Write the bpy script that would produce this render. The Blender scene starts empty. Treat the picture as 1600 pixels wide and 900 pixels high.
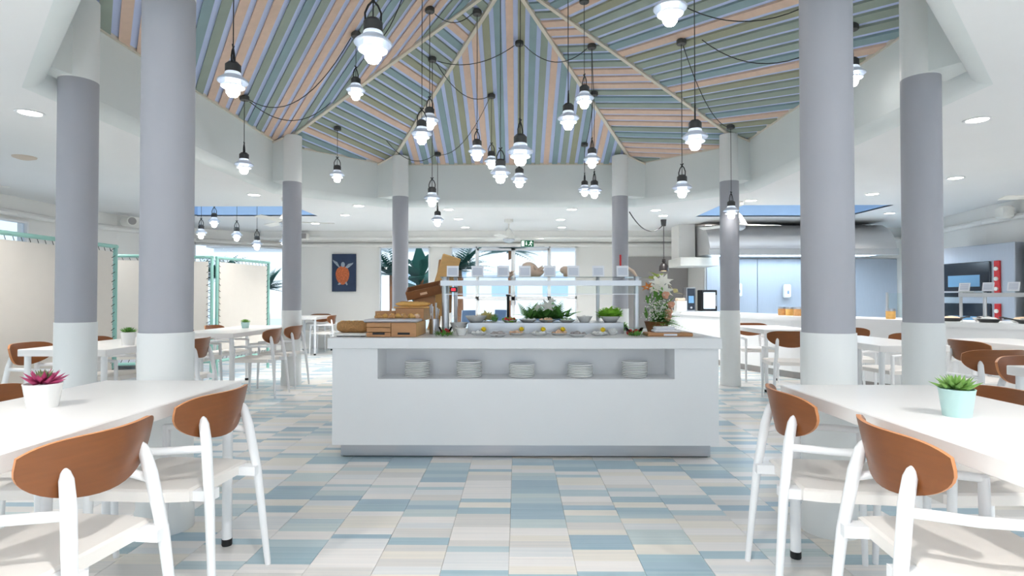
import bpy, bmesh, math, random
from mathutils import Vector, Matrix
random.seed(7)
S = bpy.context.scene
C = S.collection
PI = math.pi
# ------------------------------------------------------------------ camera
cam = bpy.data.cameras.new('camera'); cam.sensor_width = 36.0; cam.lens = 20.25; cam.clip_start = .05; cam.clip_end = 300
camo = bpy.data.objects.new('camera', cam); C.objects.link(camo)
camo.location = (0, 0, 1.18)
camo.rotation_euler = (math.radians(90) + math.atan(14/900), 0, math.atan(8/900))
S.camera = camo
# ------------------------------------------------------------------ world, sun, exposure
W = bpy.data.worlds.new('world'); S.world = W; W.use_nodes = True
bg = W.node_tree.nodes['Background']; bg.inputs[0].default_value = (.74, .87, 1, 1); bg.inputs[1].default_value = .95
sun = bpy.data.lights.new('sun', 'SUN'); sun.energy = 1.2; sun.angle = math.radians(6); sun.color = (1, .96, .9)
suno = bpy.data.objects.new('sun', sun); C.objects.link(suno); suno.rotation_euler = (math.radians(50), 0, 0)
S.view_settings.view_transform = 'Standard'; S.view_settings.look = 'None'; S.view_settings.gamma = 1
S.view_settings.use_curve_mapping = False
S.view_settings.exposure = 0.72
S.cycles.max_bounces = 8; S.cycles.diffuse_bounces = 5; S.cycles.transparent_max_bounces = 12
S.cycles.caustics_reflective = False; S.cycles.caustics_refractive = False
S.cycles.sample_clamp_indirect = 6

# ------------------------------------------------------------------ materials
def srgb(h):
    if isinstance(h, str):
        h = h.lstrip('#'); c = [int(h[i:i+2], 16)/255 for i in (0, 2, 4)]
    else: c = [v/255 for v in h]
    return tuple((v/12.92 if v <= .04045 else ((v+.055)/1.055)**2.4) for v in c)
MATS = {}
def mat(name, col, rough=.5, metal=0, vary=.04, scale=6, bump=0, emit=0, ecol=None, trans=0, stretch=None, spec=None):
    if name in MATS: return MATS[name]
    m = bpy.data.materials.new(name); m.use_nodes = True; nt = m.node_tree; N = nt.nodes
    b = N['Principled BSDF']; c = srgb(col)
    b.inputs['Roughness'].default_value = rough; b.inputs['Metallic'].default_value = metal
    if spec is not None: b.inputs['Specular IOR Level'].default_value = spec
    tc = N.new('ShaderNodeTexCoord'); mp = N.new('ShaderNodeMapping'); nz = N.new('ShaderNodeTexNoise')
    nz.inputs['Scale'].default_value = scale; nz.inputs['Detail'].default_value = 3
    if stretch: mp.inputs['Scale'].default_value = stretch
    nt.links.new(tc.outputs['Object'], mp.inputs[0]); nt.links.new(mp.outputs[0], nz.inputs['Vector'])
    mx = N.new('ShaderNodeMix'); mx.data_type = 'RGBA'
    mx.inputs['A'].default_value = (*[max(0, v*(1-vary)) for v in c], 1); mx.inputs['B'].default_value = (*[min(1, v*(1+vary)) for v in c], 1)
    nt.links.new(nz.outputs['Fac'], mx.inputs['Factor']); nt.links.new(mx.outputs['Result'], b.inputs['Base Color'])
    if bump:
        bp = N.new('ShaderNodeBump'); bp.inputs['Strength'].default_value = bump; bp.inputs['Distance'].default_value = .01
        nt.links.new(nz.outputs['Fac'], bp.inputs['Height']); nt.links.new(bp.outputs[0], b.inputs['Normal'])
    if emit:
        b.inputs['Emission Color'].default_value = (*(srgb(ecol) if ecol else c), 1); b.inputs['Emission Strength'].default_value = emit
    if trans:
        o = N['Material Output']; t = N.new('ShaderNodeBsdfTranslucent'); t.inputs[0].default_value = (*c, 1)
        ms = N.new('ShaderNodeMixShader'); ms.inputs[0].default_value = trans
        nt.links.new(b.outputs[0], ms.inputs[1]); nt.links.new(t.outputs[0], ms.inputs[2]); nt.links.new(ms.outputs[0], o.inputs[0])
    MATS[name] = m; return m
def glassmat(name, tint, gloss=.08):
    m = bpy.data.materials.new(name); m.use_nodes = True; nt = m.node_tree; N = nt.nodes
    N.remove(N['Principled BSDF'])
    t = N.new('ShaderNodeBsdfTransparent'); t.inputs[0].default_value = (*tint, 1)
    g = N.new('ShaderNodeBsdfGlossy'); g.inputs['Roughness'].default_value = .03
    lw = N.new('ShaderNodeFresnel'); lw.inputs[0].default_value = 1.25
    ms = N.new('ShaderNodeMixShader')
    nt.links.new(lw.outputs[0], ms.inputs[0])
    nt.links.new(t.outputs[0], ms.inputs[1]); nt.links.new(g.outputs[0], ms.inputs[2]); nt.links.new(ms.outputs[0], N['Material Output'].inputs[0])
    MATS[name] = m; return m
WALL = mat('wall_paint', (236, 234, 230), .7, vary=.02, scale=3)
CEIL = mat('ceiling_paint', (238, 238, 238), .8, vary=.02, scale=2)
FASC = mat('fascia_paint', (226, 231, 230), .7, vary=.02, scale=3)
WHITE = mat('white_lacquer', (240, 240, 241), .35, vary=.015)
TABLE = mat('table_laminate', (243, 240, 238), .3, vary=.015)
FRAME = mat('white_metal_paint', (240, 241, 243), .35, vary=.015)
SEATM = mat('seat_white', (240, 235, 230), .45, vary=.02)
BROWN = mat('walnut_ply', (128, 74, 34), .34, vary=.16, scale=5, stretch=(2, 2, 14))
PLYEDGE = mat('ply_edge', (196, 132, 84), .45, vary=.1, scale=12)
GREYC = mat('column_grey', (168, 169, 176), .6, vary=.02, scale=3)
COLW = mat('column_white', (234, 236, 235), .5, vary=.02, scale=3)
BLACK = mat('black_rubber', (24, 24, 26), .5)
CORD = mat('black_cord', (30, 30, 32), .6)
CAPM = mat('dark_cap', (66, 66, 66), .5, bump=.2, scale=40)
STEEL = mat('brushed_steel', (200, 200, 204), .28, metal=1, vary=.06, scale=4, stretch=(1, 40, 40))
STEELD = mat('steel_panel', (186, 192, 202), .4, metal=.5, vary=.06, scale=4, stretch=(30, 30, 1))
ALU = mat('aluminium', (205, 206, 208), .3, metal=.8, vary=.03)
CREAM = mat('cream_trim', (216, 208, 194), .6, vary=.05)
PLASTIC = mat('white_plastic', (236, 234, 228), .4, vary=.02)
CHINA = mat('china', (240, 240, 238), .2, vary=.01)
MINT = mat('mint_glaze', (182, 215, 213), .35, vary=.03)
TEAL = mat('teal_tube', (150, 200, 190), .4, vary=.03)
FABRIC = mat('screen_fabric', (228, 222, 214), .9, vary=.03, scale=8)
ROPE = mat('rope', (70, 68, 66), .8)
OAK = mat('oak', (190, 140, 95), .5, vary=.16, scale=4, stretch=(2, 2, 18))
OAKL = mat('oak_light', (224, 176, 110), .5, vary=.12, scale=4, stretch=(3, 3, 12))
WALN = mat('basket_brown', (140, 90, 52), .6, vary=.2, scale=20)
GREEN = mat('leaf_green', (112, 166, 78), .5, vary=.35, scale=14, trans=.25)
LETT = mat('lettuce_green', (168, 222, 84), .5, vary=.3, scale=14, trans=.3)
FERN = mat('fern_green', (146, 202, 116), .5, vary=.35, scale=14, trans=.25)
PALM = mat('palm_green', (52, 104, 92), .5, vary=.4, scale=3, trans=.3)
MAG = mat('magenta_leaf', (176, 62, 108), .5, vary=.35, scale=30)
BREAD = mat('bread_crust', (196, 146, 92), .8, vary=.35, scale=30, bump=.6)
BREADL = mat('bread_light', (226, 178, 104), .8, vary=.25, scale=25, bump=.4)
SEED = mat('seeded_crust', (176, 132, 84), .9, vary=.5, scale=90, bump=.8)
PINKF = mat('peach_petal', (244, 188, 160), .6, vary=.12, trans=.3)
WHITEF = mat('white_petal', (250, 248, 240), .6, vary=.04, trans=.3)
ORANGE = mat('orange_petal', (228, 140, 62), .6, vary=.2)
LEMON = mat('lemon_yellow', (248, 214, 30), .45, vary=.1)
RED = mat('red', (204, 40, 44), .4, vary=.15)
FISH = mat('grey_fish', (176, 168, 166), .4, vary=.35, scale=40)
PALEY = mat('pale_yellow_leaf', (242, 232, 170), .6, vary=.12)
SALM = mat('salmon_salad', (240, 200, 168), .7, vary=.2, scale=50, bump=.5)
SHELL = mat('shell', (238, 212, 190), .5, vary=.14, scale=12, bump=.2)
NAVY = mat('navy_canvas', (40, 56, 84), .7, vary=.25, scale=5)
TURT = mat('turtle_orange', (196, 100, 58), .7, vary=.95, scale=55)
TURTS = mat('turtle_pale', (150, 160, 172), .7, vary=.3, scale=20)
SOIL = mat('soil', (52, 40, 34), .9, vary=.3, scale=40)
PAPER = mat('card_paper', (236, 238, 244), .6, vary=.01)
PRINT = mat('card_print', (186, 193, 210), .7, vary=.1)
BULB = mat('bulb_glow', (255, 252, 246), .4, emit=14, ecol=(255, 250, 244))
DOWN = mat('downlight_glow', (255, 250, 240), .4, emit=14, ecol=(255, 250, 240))
OPAL = mat('opal_glass', (222, 227, 234), .25, vary=.01, trans=.35)
SKYBLUE = mat('recess_daylight_blue', (170, 202, 238), .6, vary=.04)  # blue skylight glow of the recess is put into its paint colour
GLASS = glassmat('window_glass', (.93, .97, 1)); CLEAR = glassmat('clear_glass', (.95, .98, .97))
OUTG = mat('terrace_paving', (205, 212, 220), .8, vary=.08, scale=2)
DARK = mat('dark_glass', (34, 42, 54), .12, vary=.1)
SIGNG = mat('sign_green', (20, 84, 56), .5, emit=.25, ecol=(20, 100, 64)); SIGNW = mat('sign_white', (245, 250, 245), .5, emit=.6)
HOTSCR = mat('oven_window', (112, 158, 196), .2)
REDD = mat('red_display', (220, 30, 50), .4, emit=1.2)
BANQ = mat('banquette_fabric', (222, 226, 236), .8, vary=.05); BANB = mat('banquette_blue', (120, 140, 168), .6)
LEAFB = mat('print_blue', (70, 140, 196), .8, vary=.3, scale=12); LEAFT = mat('print_teal', (60, 140, 150), .8, vary=.3, scale=12)
WARMW = mat('warm_glow', (255, 225, 180), .4, emit=6, ecol=(255, 225, 180))
KGREY = mat('kitchen_grey', (158, 154, 152), .5, vary=.05, scale=2)

# ------------------------------------------------------------------ mesh builder
class MB:
    def __init__(s): s.v = []; s.f = []; s.m = []; s.k = 0
    def add(s, vs, fs, k=None):
        n = len(s.v); s.v += [tuple(v) for v in vs]
        s.f += [tuple(i+n for i in f) for f in fs]; s.m += [s.k if k is None else k]*len(fs); return s
    def box(s, x0, x1, y0, y1, z0, z1, M=None, k=None):
        vs = [Vector((x, y, z)) for z in (z0, z1) for y in (y0, y1) for x in (x0, x1)]
        if M: vs = [M @ v for v in vs]
        return s.add(vs, [(0, 2, 3, 1), (4, 5, 7, 6), (0, 1, 5, 4), (1, 3, 7, 5), (3, 2, 6, 7), (2, 0, 4, 6)], k)
    def rbox(s, x0, x1, y0, y1, z0, z1, b=.01, M=None, k=None):
        # box with all edges chamfered
        vs = []
        for cx, sx in ((x0, 1), (x1, -1)):
            for cy, sy in ((y0, 1), (y1, -1)):
                for cz, sz in ((z0, 1), (z1, -1)):
                    vs += [(cx, cy+sy*b, cz+sz*b), (cx+sx*b, cy, cz+sz*b), (cx+sx*b, cy+sy*b, cz)]
        bm = bmesh.new(); [bm.verts.new(M @ Vector(v) if M else v) for v in vs]
        r = bmesh.ops.convex_hull(bm, input=bm.verts); bm.verts.index_update()
        out = [tuple(v.co) for v in bm.verts]; fs = [tuple(v.index for v in f.verts) for f in bm.faces]; bm.free()
        return s.add(out, fs, k)
    def tube(s, pts, r, n=8, cap=True, k=None):
        pts = [Vector(p) for p in pts]; m = len(pts); R = r if isinstance(r, (list, tuple)) else [r]*m
        vs = []; ref = None
        for i, p in enumerate(pts):
            d = (pts[min(i+1, m-1)]-pts[max(i-1, 0)]).normalized()
            if ref is None: ref = Vector((0, 0, 1)) if abs(d.z) < .9 else Vector((1, 0, 0))
            a = d.cross(ref).normalized(); b = a.cross(d).normalized(); ref = b
            for j in range(n):
                t = 2*PI*j/n; vs.append(p+(a*math.cos(t)+b*math.sin(t))*R[i])
        fs = [(i*n+j, i*n+(j+1) % n, (i+1)*n+(j+1) % n, (i+1)*n+j) for i in range(m-1) for j in range(n)]
        if cap: fs += [tuple(range(n))[::-1], tuple((m-1)*n+j for j in range(n))]
        return s.add(vs, fs, k)
    def lathe(s, prof, n=20, c=(0, 0, 0), k=None, sy=1, M=None, ring=False):
        if ring: prof = list(prof)+[prof[0]]
        vs = []; fs = []; m = len(prof)
        for r, z in prof:
            for j in range(n):
                t = 2*PI*j/n; v = Vector((c[0]+r*math.cos(t), c[1]+r*sy*math.sin(t), c[2]+z)); vs.append(M @ v if M else v)
        fs = [(i*n+j, i*n+(j+1) % n, (i+1)*n+(j+1) % n, (i+1)*n+j) for i in range(m-1) for j in range(n)]
        if ring: return s.add(vs, fs, k)
        if prof[0][0] > 1e-4: fs.append(tuple(range(n))[::-1])
        if prof[-1][0] > 1e-4: fs.append(tuple((m-1)*n+j for j in range(n)))
        return s.add(vs, fs, k)
    def prism(s, poly, z0, z1, k=None, M=None):
        n = len(poly); vs = [Vector((x, y, z)) for z in (z0, z1) for x, y in poly]
        if M: vs = [M @ v for v in vs]
        fs = [tuple(range(n))[::-1], tuple(range(n, 2*n))]+[(i, (i+1) % n, n+(i+1) % n, n+i) for i in range(n)]
        return s.add(vs, fs, k)
    def ball(s, c, r, n=8, sz=1, k=None):
        return s.lathe([(r*math.sin(PI*i/6), -r*sz*math.cos(PI*i/6)) for i in range(7)], n, c, k)
    def leaf(s, base, d, L, w, up=(0, 0, 1), bend=.3, th=0.0, k=None):
        d = Vector(d).normalized(); u = Vector(up); a = d.cross(u)
        if a.length < .01: a = d.cross(Vector((1, 0, 0)))
        a.normalize(); nn = a.cross(d); b = Vector(base)
        p = [b, b+d*L*.4+a*w/2+nn*L*bend*.1, b+d*L*.45-nn*w*.12+nn*L*bend*.12, b+d*L*.4-a*w/2+nn*L*bend*.1, b+d*L-nn*L*bend*.25]
        return s.add(p, [(0, 1, 2), (0, 2, 3), (1, 4, 2), (2, 4, 3)], k)
    def build(s, name, m, parent=None, smooth=True, ang=.7):
        me = bpy.data.meshes.new(name); me.from_pydata(s.v, [], s.f)
        ms = m if isinstance(m, (list, tuple)) else [m]
        for x in ms: me.materials.append(x)
        if len(ms) > 1: me.polygons.foreach_set('material_index', s.m)
        bm = bmesh.new(); bm.from_mesh(me); bmesh.ops.remove_doubles(bm, verts=bm.verts, dist=1e-5)
        bmesh.ops.recalc_face_normals(bm, faces=bm.faces)
        if smooth:
            for f in bm.faces: f.smooth = True
            for e in bm.edges:
                if len(e.link_faces) != 2 or e.calc_face_angle(0) > ang: e.smooth = False
        bm.to_mesh(me); bm.free()
        o = bpy.data.objects.new(name, me); C.objects.link(o)
        if parent: o.parent = parent
        return o
def T(o, label, cat, group=None):
    o['label'] = label; o['category'] = cat
    if group: o['group'] = group
    return o
def thing(name, label, cat, loc=(0, 0, 0), rz=0, group=None):
    o = bpy.data.objects.new(name, None); C.objects.link(o); o.location = loc; o.rotation_euler = (0, 0, rz)
    o.empty_display_size = .05
    return T(o, label, cat, group)
def struct(o): o['kind'] = 'structure'; return o
def empty_struct(name):
    o = bpy.data.objects.new(name, None); C.objects.link(o); return struct(o)
def dup(root, loc, rz, label=None, group=None, scale=None):
    r = root.copy(); C.objects.link(r); r.location = loc; r.rotation_euler = (0, 0, rz)
    if label: r['label'] = label
    if group: r['group'] = group
    if scale: r.scale = (scale,)*3
    for ch in list(root.children):
        c = ch.copy(); C.objects.link(c); c.parent = r
        for g in list(ch.children):
            d = g.copy(); C.objects.link(d); d.parent = c
    return r

# ================================================================== STRUCTURE
# --- floor with striped tiles
TW, TL = .2926, .5852
bmf = MB().box(-8.2, 8.2, -3, 13.4, -.06, -.004)
floor = struct(bmf.build('floor', mat('grout', (188, 182, 172), .8, vary=.05), smooth=False))
def tile_material():
    m = bpy.data.materials.new('striped_tile'); m.use_nodes = True; nt = m.node_tree; N = nt.nodes; Lk = nt.links.new
    b = N['Principled BSDF']; b.inputs['Roughness'].default_value = .28
    ge = N.new('ShaderNodeNewGeometry'); sp = N.new('ShaderNodeSeparateXYZ'); Lk(ge.outputs['Position'], sp.inputs[0])
    def mth(op, a, bb=None):
        n = N.new('ShaderNodeMath'); n.operation = op
        for i, q in enumerate((a, bb)):
            if q is None: continue
            if isinstance(q, (int, float)): n.inputs[i].default_value = q
            else: Lk(q, n.inputs[i])
        return n.outputs[0]
    col = mth('FLOOR', mth('DIVIDE', mth('ADD', sp.outputs[0], .0365+TW*40), TW))
    w1 = mth('ADD', mth('MULTIPLY', sp.outputs[1], 12), mth('MULTIPLY', col, 137.31))
    v = N.new('ShaderNodeTexVoronoi'); v.voronoi_dimensions = '1D'; v.inputs['Scale'].default_value = 1; v.inputs['Randomness'].default_value = 1
    Lk(w1, v.inputs['W'])
    sc = N.new('ShaderNodeSeparateColor'); Lk(v.outputs['Color'], sc.inputs[0])
    r = N.new('ShaderNodeValToRGB'); r.color_ramp.interpolation = 'CONSTANT'; el = r.color_ramp.elements
    pal = [(0, (236, 232, 230)), (.26, (150, 182, 196)), (.38, (216, 213, 210)), (.52, (176, 198, 206)), (.62, (232, 226, 216)), (.76, (144, 176, 194)), (.84, (190, 206, 208)), (.92, (222, 224, 226))]
    while len(el) < len(pal): el.new(.5)
    for e, (p, c) in zip(el, pal): e.position = p; e.color = (*srgb(c), 1)
    Lk(sc.outputs[0], r.inputs[0])
    w2 = mth('ADD', mth('MULTIPLY', sp.outputs[1], 55), mth('MULTIPLY', col, 71.7))
    cx = N.new('ShaderNodeCombineXYZ'); Lk(mth('MULTIPLY', sp.outputs[0], 1.2), cx.inputs[0]); Lk(w2, cx.inputs[1])
    nz = N.new('ShaderNodeTexNoise'); nz.inputs['Scale'].default_value = 1; nz.inputs['Detail'].default_value = 2; Lk(cx.outputs[0], nz.inputs['Vector'])
    mx = N.new('ShaderNodeMix'); mx.data_type = 'RGBA'; mx.inputs['Factor'].default_value = .16
    Lk(r.outputs[0], mx.inputs['A'])
    r2 = N.new('ShaderNodeValToRGB'); r2.color_ramp.elements[0].color = (*srgb((160, 176, 180)), 1); r2.color_ramp.elements[1].color = (*srgb((250, 242, 232)), 1)
    r2.color_ramp.elements[0].position = .3; r2.color_ramp.elements[1].position = .7
    Lk(nz.outputs['Fac'], r2.inputs[0]); Lk(r2.outputs[0], mx.inputs['B']); Lk(mx.outputs['Result'], b.inputs['Base Color'])
    return m
TILE = tile_material()
tile_me = None; far_tiles = MB(); cells = []
for i in range(-27, 28):
    for j in range(-2, 23):
        x0 = i*TW-.0365; y0 = j*TL+((i*37) % 7)/7*TL*.9-.3
        if x0 > 7.9 or x0 < -7.9 or y0 > 13 or y0 < -2.9: continue
        xc, yc = x0+TW/2, y0+TL/2
        vis = yc > 1.7 and abs(xc) < yc*.9+.15 and not (-1.2 < xc < 1.3 and 4.6 < yc)
        cells.append((yc+.25*abs(xc) if vis else 99, x0, y0))
cells.sort()
for n, (key, x0, y0) in enumerate(cells):
    if n < 298 and key < 90:
        if tile_me is None:
            o = MB().rbox(.0008, TW-.0008, .0003, TL-.0003, -.006, 0, .0009).build('tile', TILE, floor, smooth=False); tile_me = o.data
        else:
            o = bpy.data.objects.new('tile', tile_me); C.objects.link(o); o.parent = floor
        o.location = (x0, y0, 0)
    else: far_tiles.box(x0+.0008, x0+TW-.0008, y0+.0003, y0+TL-.0003, -.006, 0)
ft = far_tiles.build('tile_field', TILE, floor, smooth=False); ft['kind'] = 'stuff'

# --- octagon lantern
OX, OY = -.09, 5.93; P, Q = 1.96, 3.2; ZC, ZE, ZA = 2.62, 3.28, 4.51
V8 = [(P, Q), (Q, P), (Q, -P), (P, -Q), (-P, -Q), (-Q, -P), (-Q, P), (-P, Q)]
V8 = [(OX+a, OY+b) for a, b in V8]; LIP = .11; VH = [(OX+(a-OX)*(1+LIP/Q), OY+(b-OY)*(1+LIP/Q)) for a, b in V8]
def roofz(x, y):
    dx, dy = x-OX, y-OY; best = 0
    for i in range(8):
        a = V8[i]; b = V8[(i+1) % 8]; nx, ny = b[1]-a[1], -(b[0]-a[0]); ax, ay = a[0]-OX, a[1]-OY
        best = max(best, (nx*dx+ny*dy)/(nx*ax+ny*ay))
    return ZA-(ZA-ZE)*best
# ceiling sheet with octagon and two skylight holes
SKY = [(-5.7, -3.55, 9.1, 10.2), (3.2, 5.9, 9.05, 10.35)]
bm = bmesh.new()
vs = [bm.verts.new(p) for p in ((-8.2, -3, ZC), (8.4, -3, ZC), (8.4, 13.4, ZC), (-8.2, 13.4, ZC))]; bm.faces.new(vs)
def cut(co, no):
    bmesh.ops.bisect_plane(bm, geom=bm.verts[:]+bm.edges[:]+bm.faces[:], plane_co=co, plane_no=no)
for i in range(8):
    a, b = VH[i], VH[(i+1) % 8]; cut((a[0], a[1], ZC), (b[1]-a[1], -(b[0]-a[0]), 0))
for x0, x1, y0, y1 in SKY:
    for x in (x0, x1): cut((x, 0, ZC), (1, 0, 0))
    for y in (y0, y1): cut((0, y, ZC), (0, 1, 0))
kill = []
for f in bm.faces:
    c = f.calc_center_median(); inside = True
    for i in range(8):
        a, b = VH[i], VH[(i+1) % 8]
        nx, ny = b[1]-a[1], -(b[0]-a[0])
        if nx*(c.x-a[0])+ny*(c.y-a[1]) < 0: inside = False
    if inside or any(x0 < c.x < x1 and y0 < c.y < y1 for x0, x1, y0, y1 in SKY): kill.append(f)
bmesh.ops.delete(bm, geom=kill, context='FACES')
bmesh.ops.solidify(bm, geom=bm.faces[:], thickness=-.02)
zlow = min(v.co.z for v in bm.verts)
for v in bm.verts: v.co.z += ZC-zlow
me = bpy.data.meshes.new('ceiling'); bmesh.ops.recalc_face_normals(bm, faces=bm.faces); bm.to_mesh(me); bm.free(); me.materials.append(CEIL)
ceiling = struct(bpy.data.objects.new('ceiling', me)); C.objects.link(ceiling)
# skylight shafts
for x0, x1, y0, y1 in SKY:
    m = MB()
    for a in ((x0-.03, x0, y0, y1), (x1, x1+.03, y0, y1), (x0-.03, x1+.03, y0-.03, y0), (x0-.03, x1+.03, y1, y1+.03)):
        m.box(*a, ZC+.001, ZC+.42)
    m.build('skylight_shaft', SKYBLUE, ceiling, smooth=False)
    MB().box(x0, x1, y0, y1, ZC+.40, ZC+.41).build('skylight_pane', GLASS, ceiling, smooth=False)
# fascia ring: one panel per side, with rounded lip
for i in range(8):
    a = Vector((*V8[i], 0)); b = Vector((*V8[(i+1) % 8], 0)); d = (b-a).normalized(); n = Vector((d.y, -d.x, 0))
    if n.dot(a-Vector((OX, OY, 0))) < 0: n = -n
    L = (b-a).length; M = Matrix.Translation(a) @ Matrix((( d.x, n.x, 0, 0), (d.y, n.y, 0, 0), (0, 0, 1, 0), (0, 0, 0, 1)))
    f = MB().box(0, L, 0, .10, ZC+LIP-.01, ZE, M).build('fascia_panel', FASC, ceiling, smooth=False)
    lp = MB(); pv = Vector((OX, OY, 0))
    for q in range(7):
        th_ = q/6*PI/2; sc_ = 1+(LIP-LIP*math.sin(th_))/Q; z_ = ZC-.001+LIP*(1-math.cos(th_))
        for e_ in (a, b): w_ = pv+(e_-pv)*sc_; lp.v.append((w_.x, w_.y, z_))
    lp.f = [(2*q, 2*q+1, 2*q+3, 2*q+2) for q in range(6)]; lp.m = [0]*6
    lp.build('rounded_lip', FASC, f)
    MB().box(0, L, -.025, .01, ZE-.005, ZE+.035, M).build('top_trim', CREAM, f, smooth=False)
# roof: backing panels, boards and ridge beams
PEACH = mat('board_peach', (214, 186, 168), .7, vary=.1, scale=5, stretch=(3, 3, 1))
SAGE = mat('board_sage', (146, 158, 148), .7, vary=.1, scale=5); TEALB = mat('board_teal', (134, 158, 164), .7, vary=.1, scale=5)
OLIVE = mat('board_olive', (154, 156, 134), .7, vary=.1, scale=5)
BACKB = mat('board_backing_blue', (196, 208, 242), .7, vary=.05, scale=4)
seqs = 'pssptpsoptsspostptosspstoppsts'
def clip(poly, a, b):   # keep left of a->b
    out = []
    def sd(p): return (b[0]-a[0])*(p[1]-a[1])-(b[1]-a[1])*(p[0]-a[0])
    for k in range(len(poly)):
        p, q = poly[k], poly[(k+1) % len(poly)]; s, t = sd(p), sd(q)
        if s >= 0: out.append(p)
        if s*t < 0: u = s/(s-t); out.append((p[0]+(q[0]-p[0])*u, p[1]+(q[1]-p[1])*u))
    return out
ANG = {7: 90, 0: 158, 1: 118, 6: 61, 5: 127, 2: 158, 3: 90, 4: 61}
rng = random.Random(3)
for i in range(8):
    a, b = V8[i], V8[(i+1) % 8]; k = 1.07
    a = (OX+(a[0]-OX)*k, OY+(a[1]-OY)*k); b = (OX+(b[0]-OX)*k, OY+(b[1]-OY)*k)
    tri = [(OX, OY), a, b]
    if (a[0]-OX)*(b[1]-OY)-(a[1]-OY)*(b[0]-OX) < 0: tri = [(OX, OY), b, a]
    ze = ZA-(ZA-ZE)*k
    ax, ay = a[0]-OX, a[1]-OY; bx, by = b[0]-OX, b[1]-OY; det = ax*by-ay*bx
    gx = (ze-ZA)*(by-ay)/det; gy = (ze-ZA)*(ax-bx)/det
    zf = lambda x, y: ZA+gx*(x-OX)+gy*(y-OY)
    m = MB(); lo = [(x, y, zf(x, y)+.016) for x, y in tri]; hi = [(x, y, z+.04) for x, y, z in lo]
    m.add(lo+hi, [(0, 1, 2), (5, 4, 3), (0, 3, 4, 1), (1, 4, 5, 2), (2, 5, 3, 0)])
    panel = m.build('roof_panel', BACKB, ceiling, smooth=False)
    th = math.radians(ANG[i]); d = (math.cos(th), math.sin(th)); n = (-d[1], d[0]); per = .136; bw = .082
    for q in range(-40, 41):
        o = q*per-.045; c0 = (OX+n[0]*o, OY+n[1]*o)
        poly = [(c0[0]-d[0]*6, c0[1]-d[1]*6), (c0[0]+d[0]*6, c0[1]+d[1]*6), (c0[0]+d[0]*6+n[0]*bw, c0[1]+d[1]*6+n[1]*bw), (c0[0]-d[0]*6+n[0]*bw, c0[1]-d[1]*6+n[1]*bw)]
        for e in range(3):
            if poly: poly = clip(poly, tri[e], tri[(e+1) % 3])
        if len(poly) < 3: continue
        ar = abs(sum(poly[z][0]*poly[(z+1) % len(poly)][1]-poly[z][1]*poly[(z+1) % len(poly)][0] for z in range(len(poly))))/2
        if ar < .004: continue
        nn = len(poly); vs = [(x, y, zf(x, y)-.005) for x, y in poly]+[(x, y, zf(x, y)+.017) for x, y in poly]
        key = seqs[(q*5+i*7) % len(seqs)] if i != 7 else {0: 'p', 4: 'p', -3: 'p', -4: 'p', 9: 'p', -8: 'p', 10: 'p', -11: 'p'}.get(-q, 'sto'[q % 3])
        MB().add(vs, [tuple(range(nn))[::-1], tuple(range(nn, 2*nn))]+[(z, (z+1) % nn, nn+(z+1) % nn, nn+z) for z in range(nn)]).build(
            'roof_board', {'p': PEACH, 's': SAGE, 't': TEALB, 'o': OLIVE}[key], panel, smooth=False)
    a = V8[i]; va = Vector((a[0], a[1], ZE)); vc = Vector((OX, OY, ZA)); dd = (va-vc).normalized(); sd = Vector((-dd.y, dd.x, 0)).normalized()
    m = MB(); up = Vector((0, 0, 1))
    pts = [vc+sd*.022-up*.03, vc-sd*.022-up*.03, vc-sd*.022+up*.02, vc+sd*.022+up*.02]; pe = [p+(va-vc)*1.0 for p in pts]
    m.add(pts+pe, [(0, 1, 2, 3), (7, 6, 5, 4), (0, 4, 5, 1), (1, 5, 6, 2), (2, 6, 7, 3), (3, 7, 4, 0)])
    m.build('ridge_beam', CREAM, ceiling, smooth=False)
# corner blocks joining fascia and column tops
COLS = [(-1.804, 2.95), (-3.159, 4.1), (-3.048, 7.76), (-1.81, 8.9), (1.591, 8.9), (2.856, 7.76), (1.583, 2.95), (2.869, 4.1)]
for x, y in COLS:
    vx = min(V8, key=lambda p: (p[0]-x)**2+(p[1]-y)**2); c = Vector((x, y)); dirv = (c-Vector((OX, OY))).normalized(); nn = Vector((-dirv.y, dirv.x))
    far = Vector(vx)+dirv*.03
    poly = [c+nn*.10, far+nn*.24, far-nn*.24, c-nn*.10]
    m = MB(); z1 = [roofz(p.x, p.y)-.03 for p in poly]
    m.add([(p.x, p.y, ZC+.12) for p in poly]+[(p.x, p.y, z) for p, z in zip(poly, z1)], [(3, 2, 1, 0), (4, 5, 6, 7), (0, 1, 5, 4), (1, 2, 6, 5), (2, 3, 7, 6), (3, 0, 4, 7)])
    cb = m.build('corner_block', FASC, ceiling, smooth=False)
    t = MB(); tp = [Vector((p.x, p.y, z+.01)) for p, z in zip(poly, z1)]
    for s0, s1 in ((1, 0), (0, 3), (3, 2)): t.tube([tp[s0], tp[s1]], .016, 4)
    t.build('block_trim', CREAM, cb, smooth=False)
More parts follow.
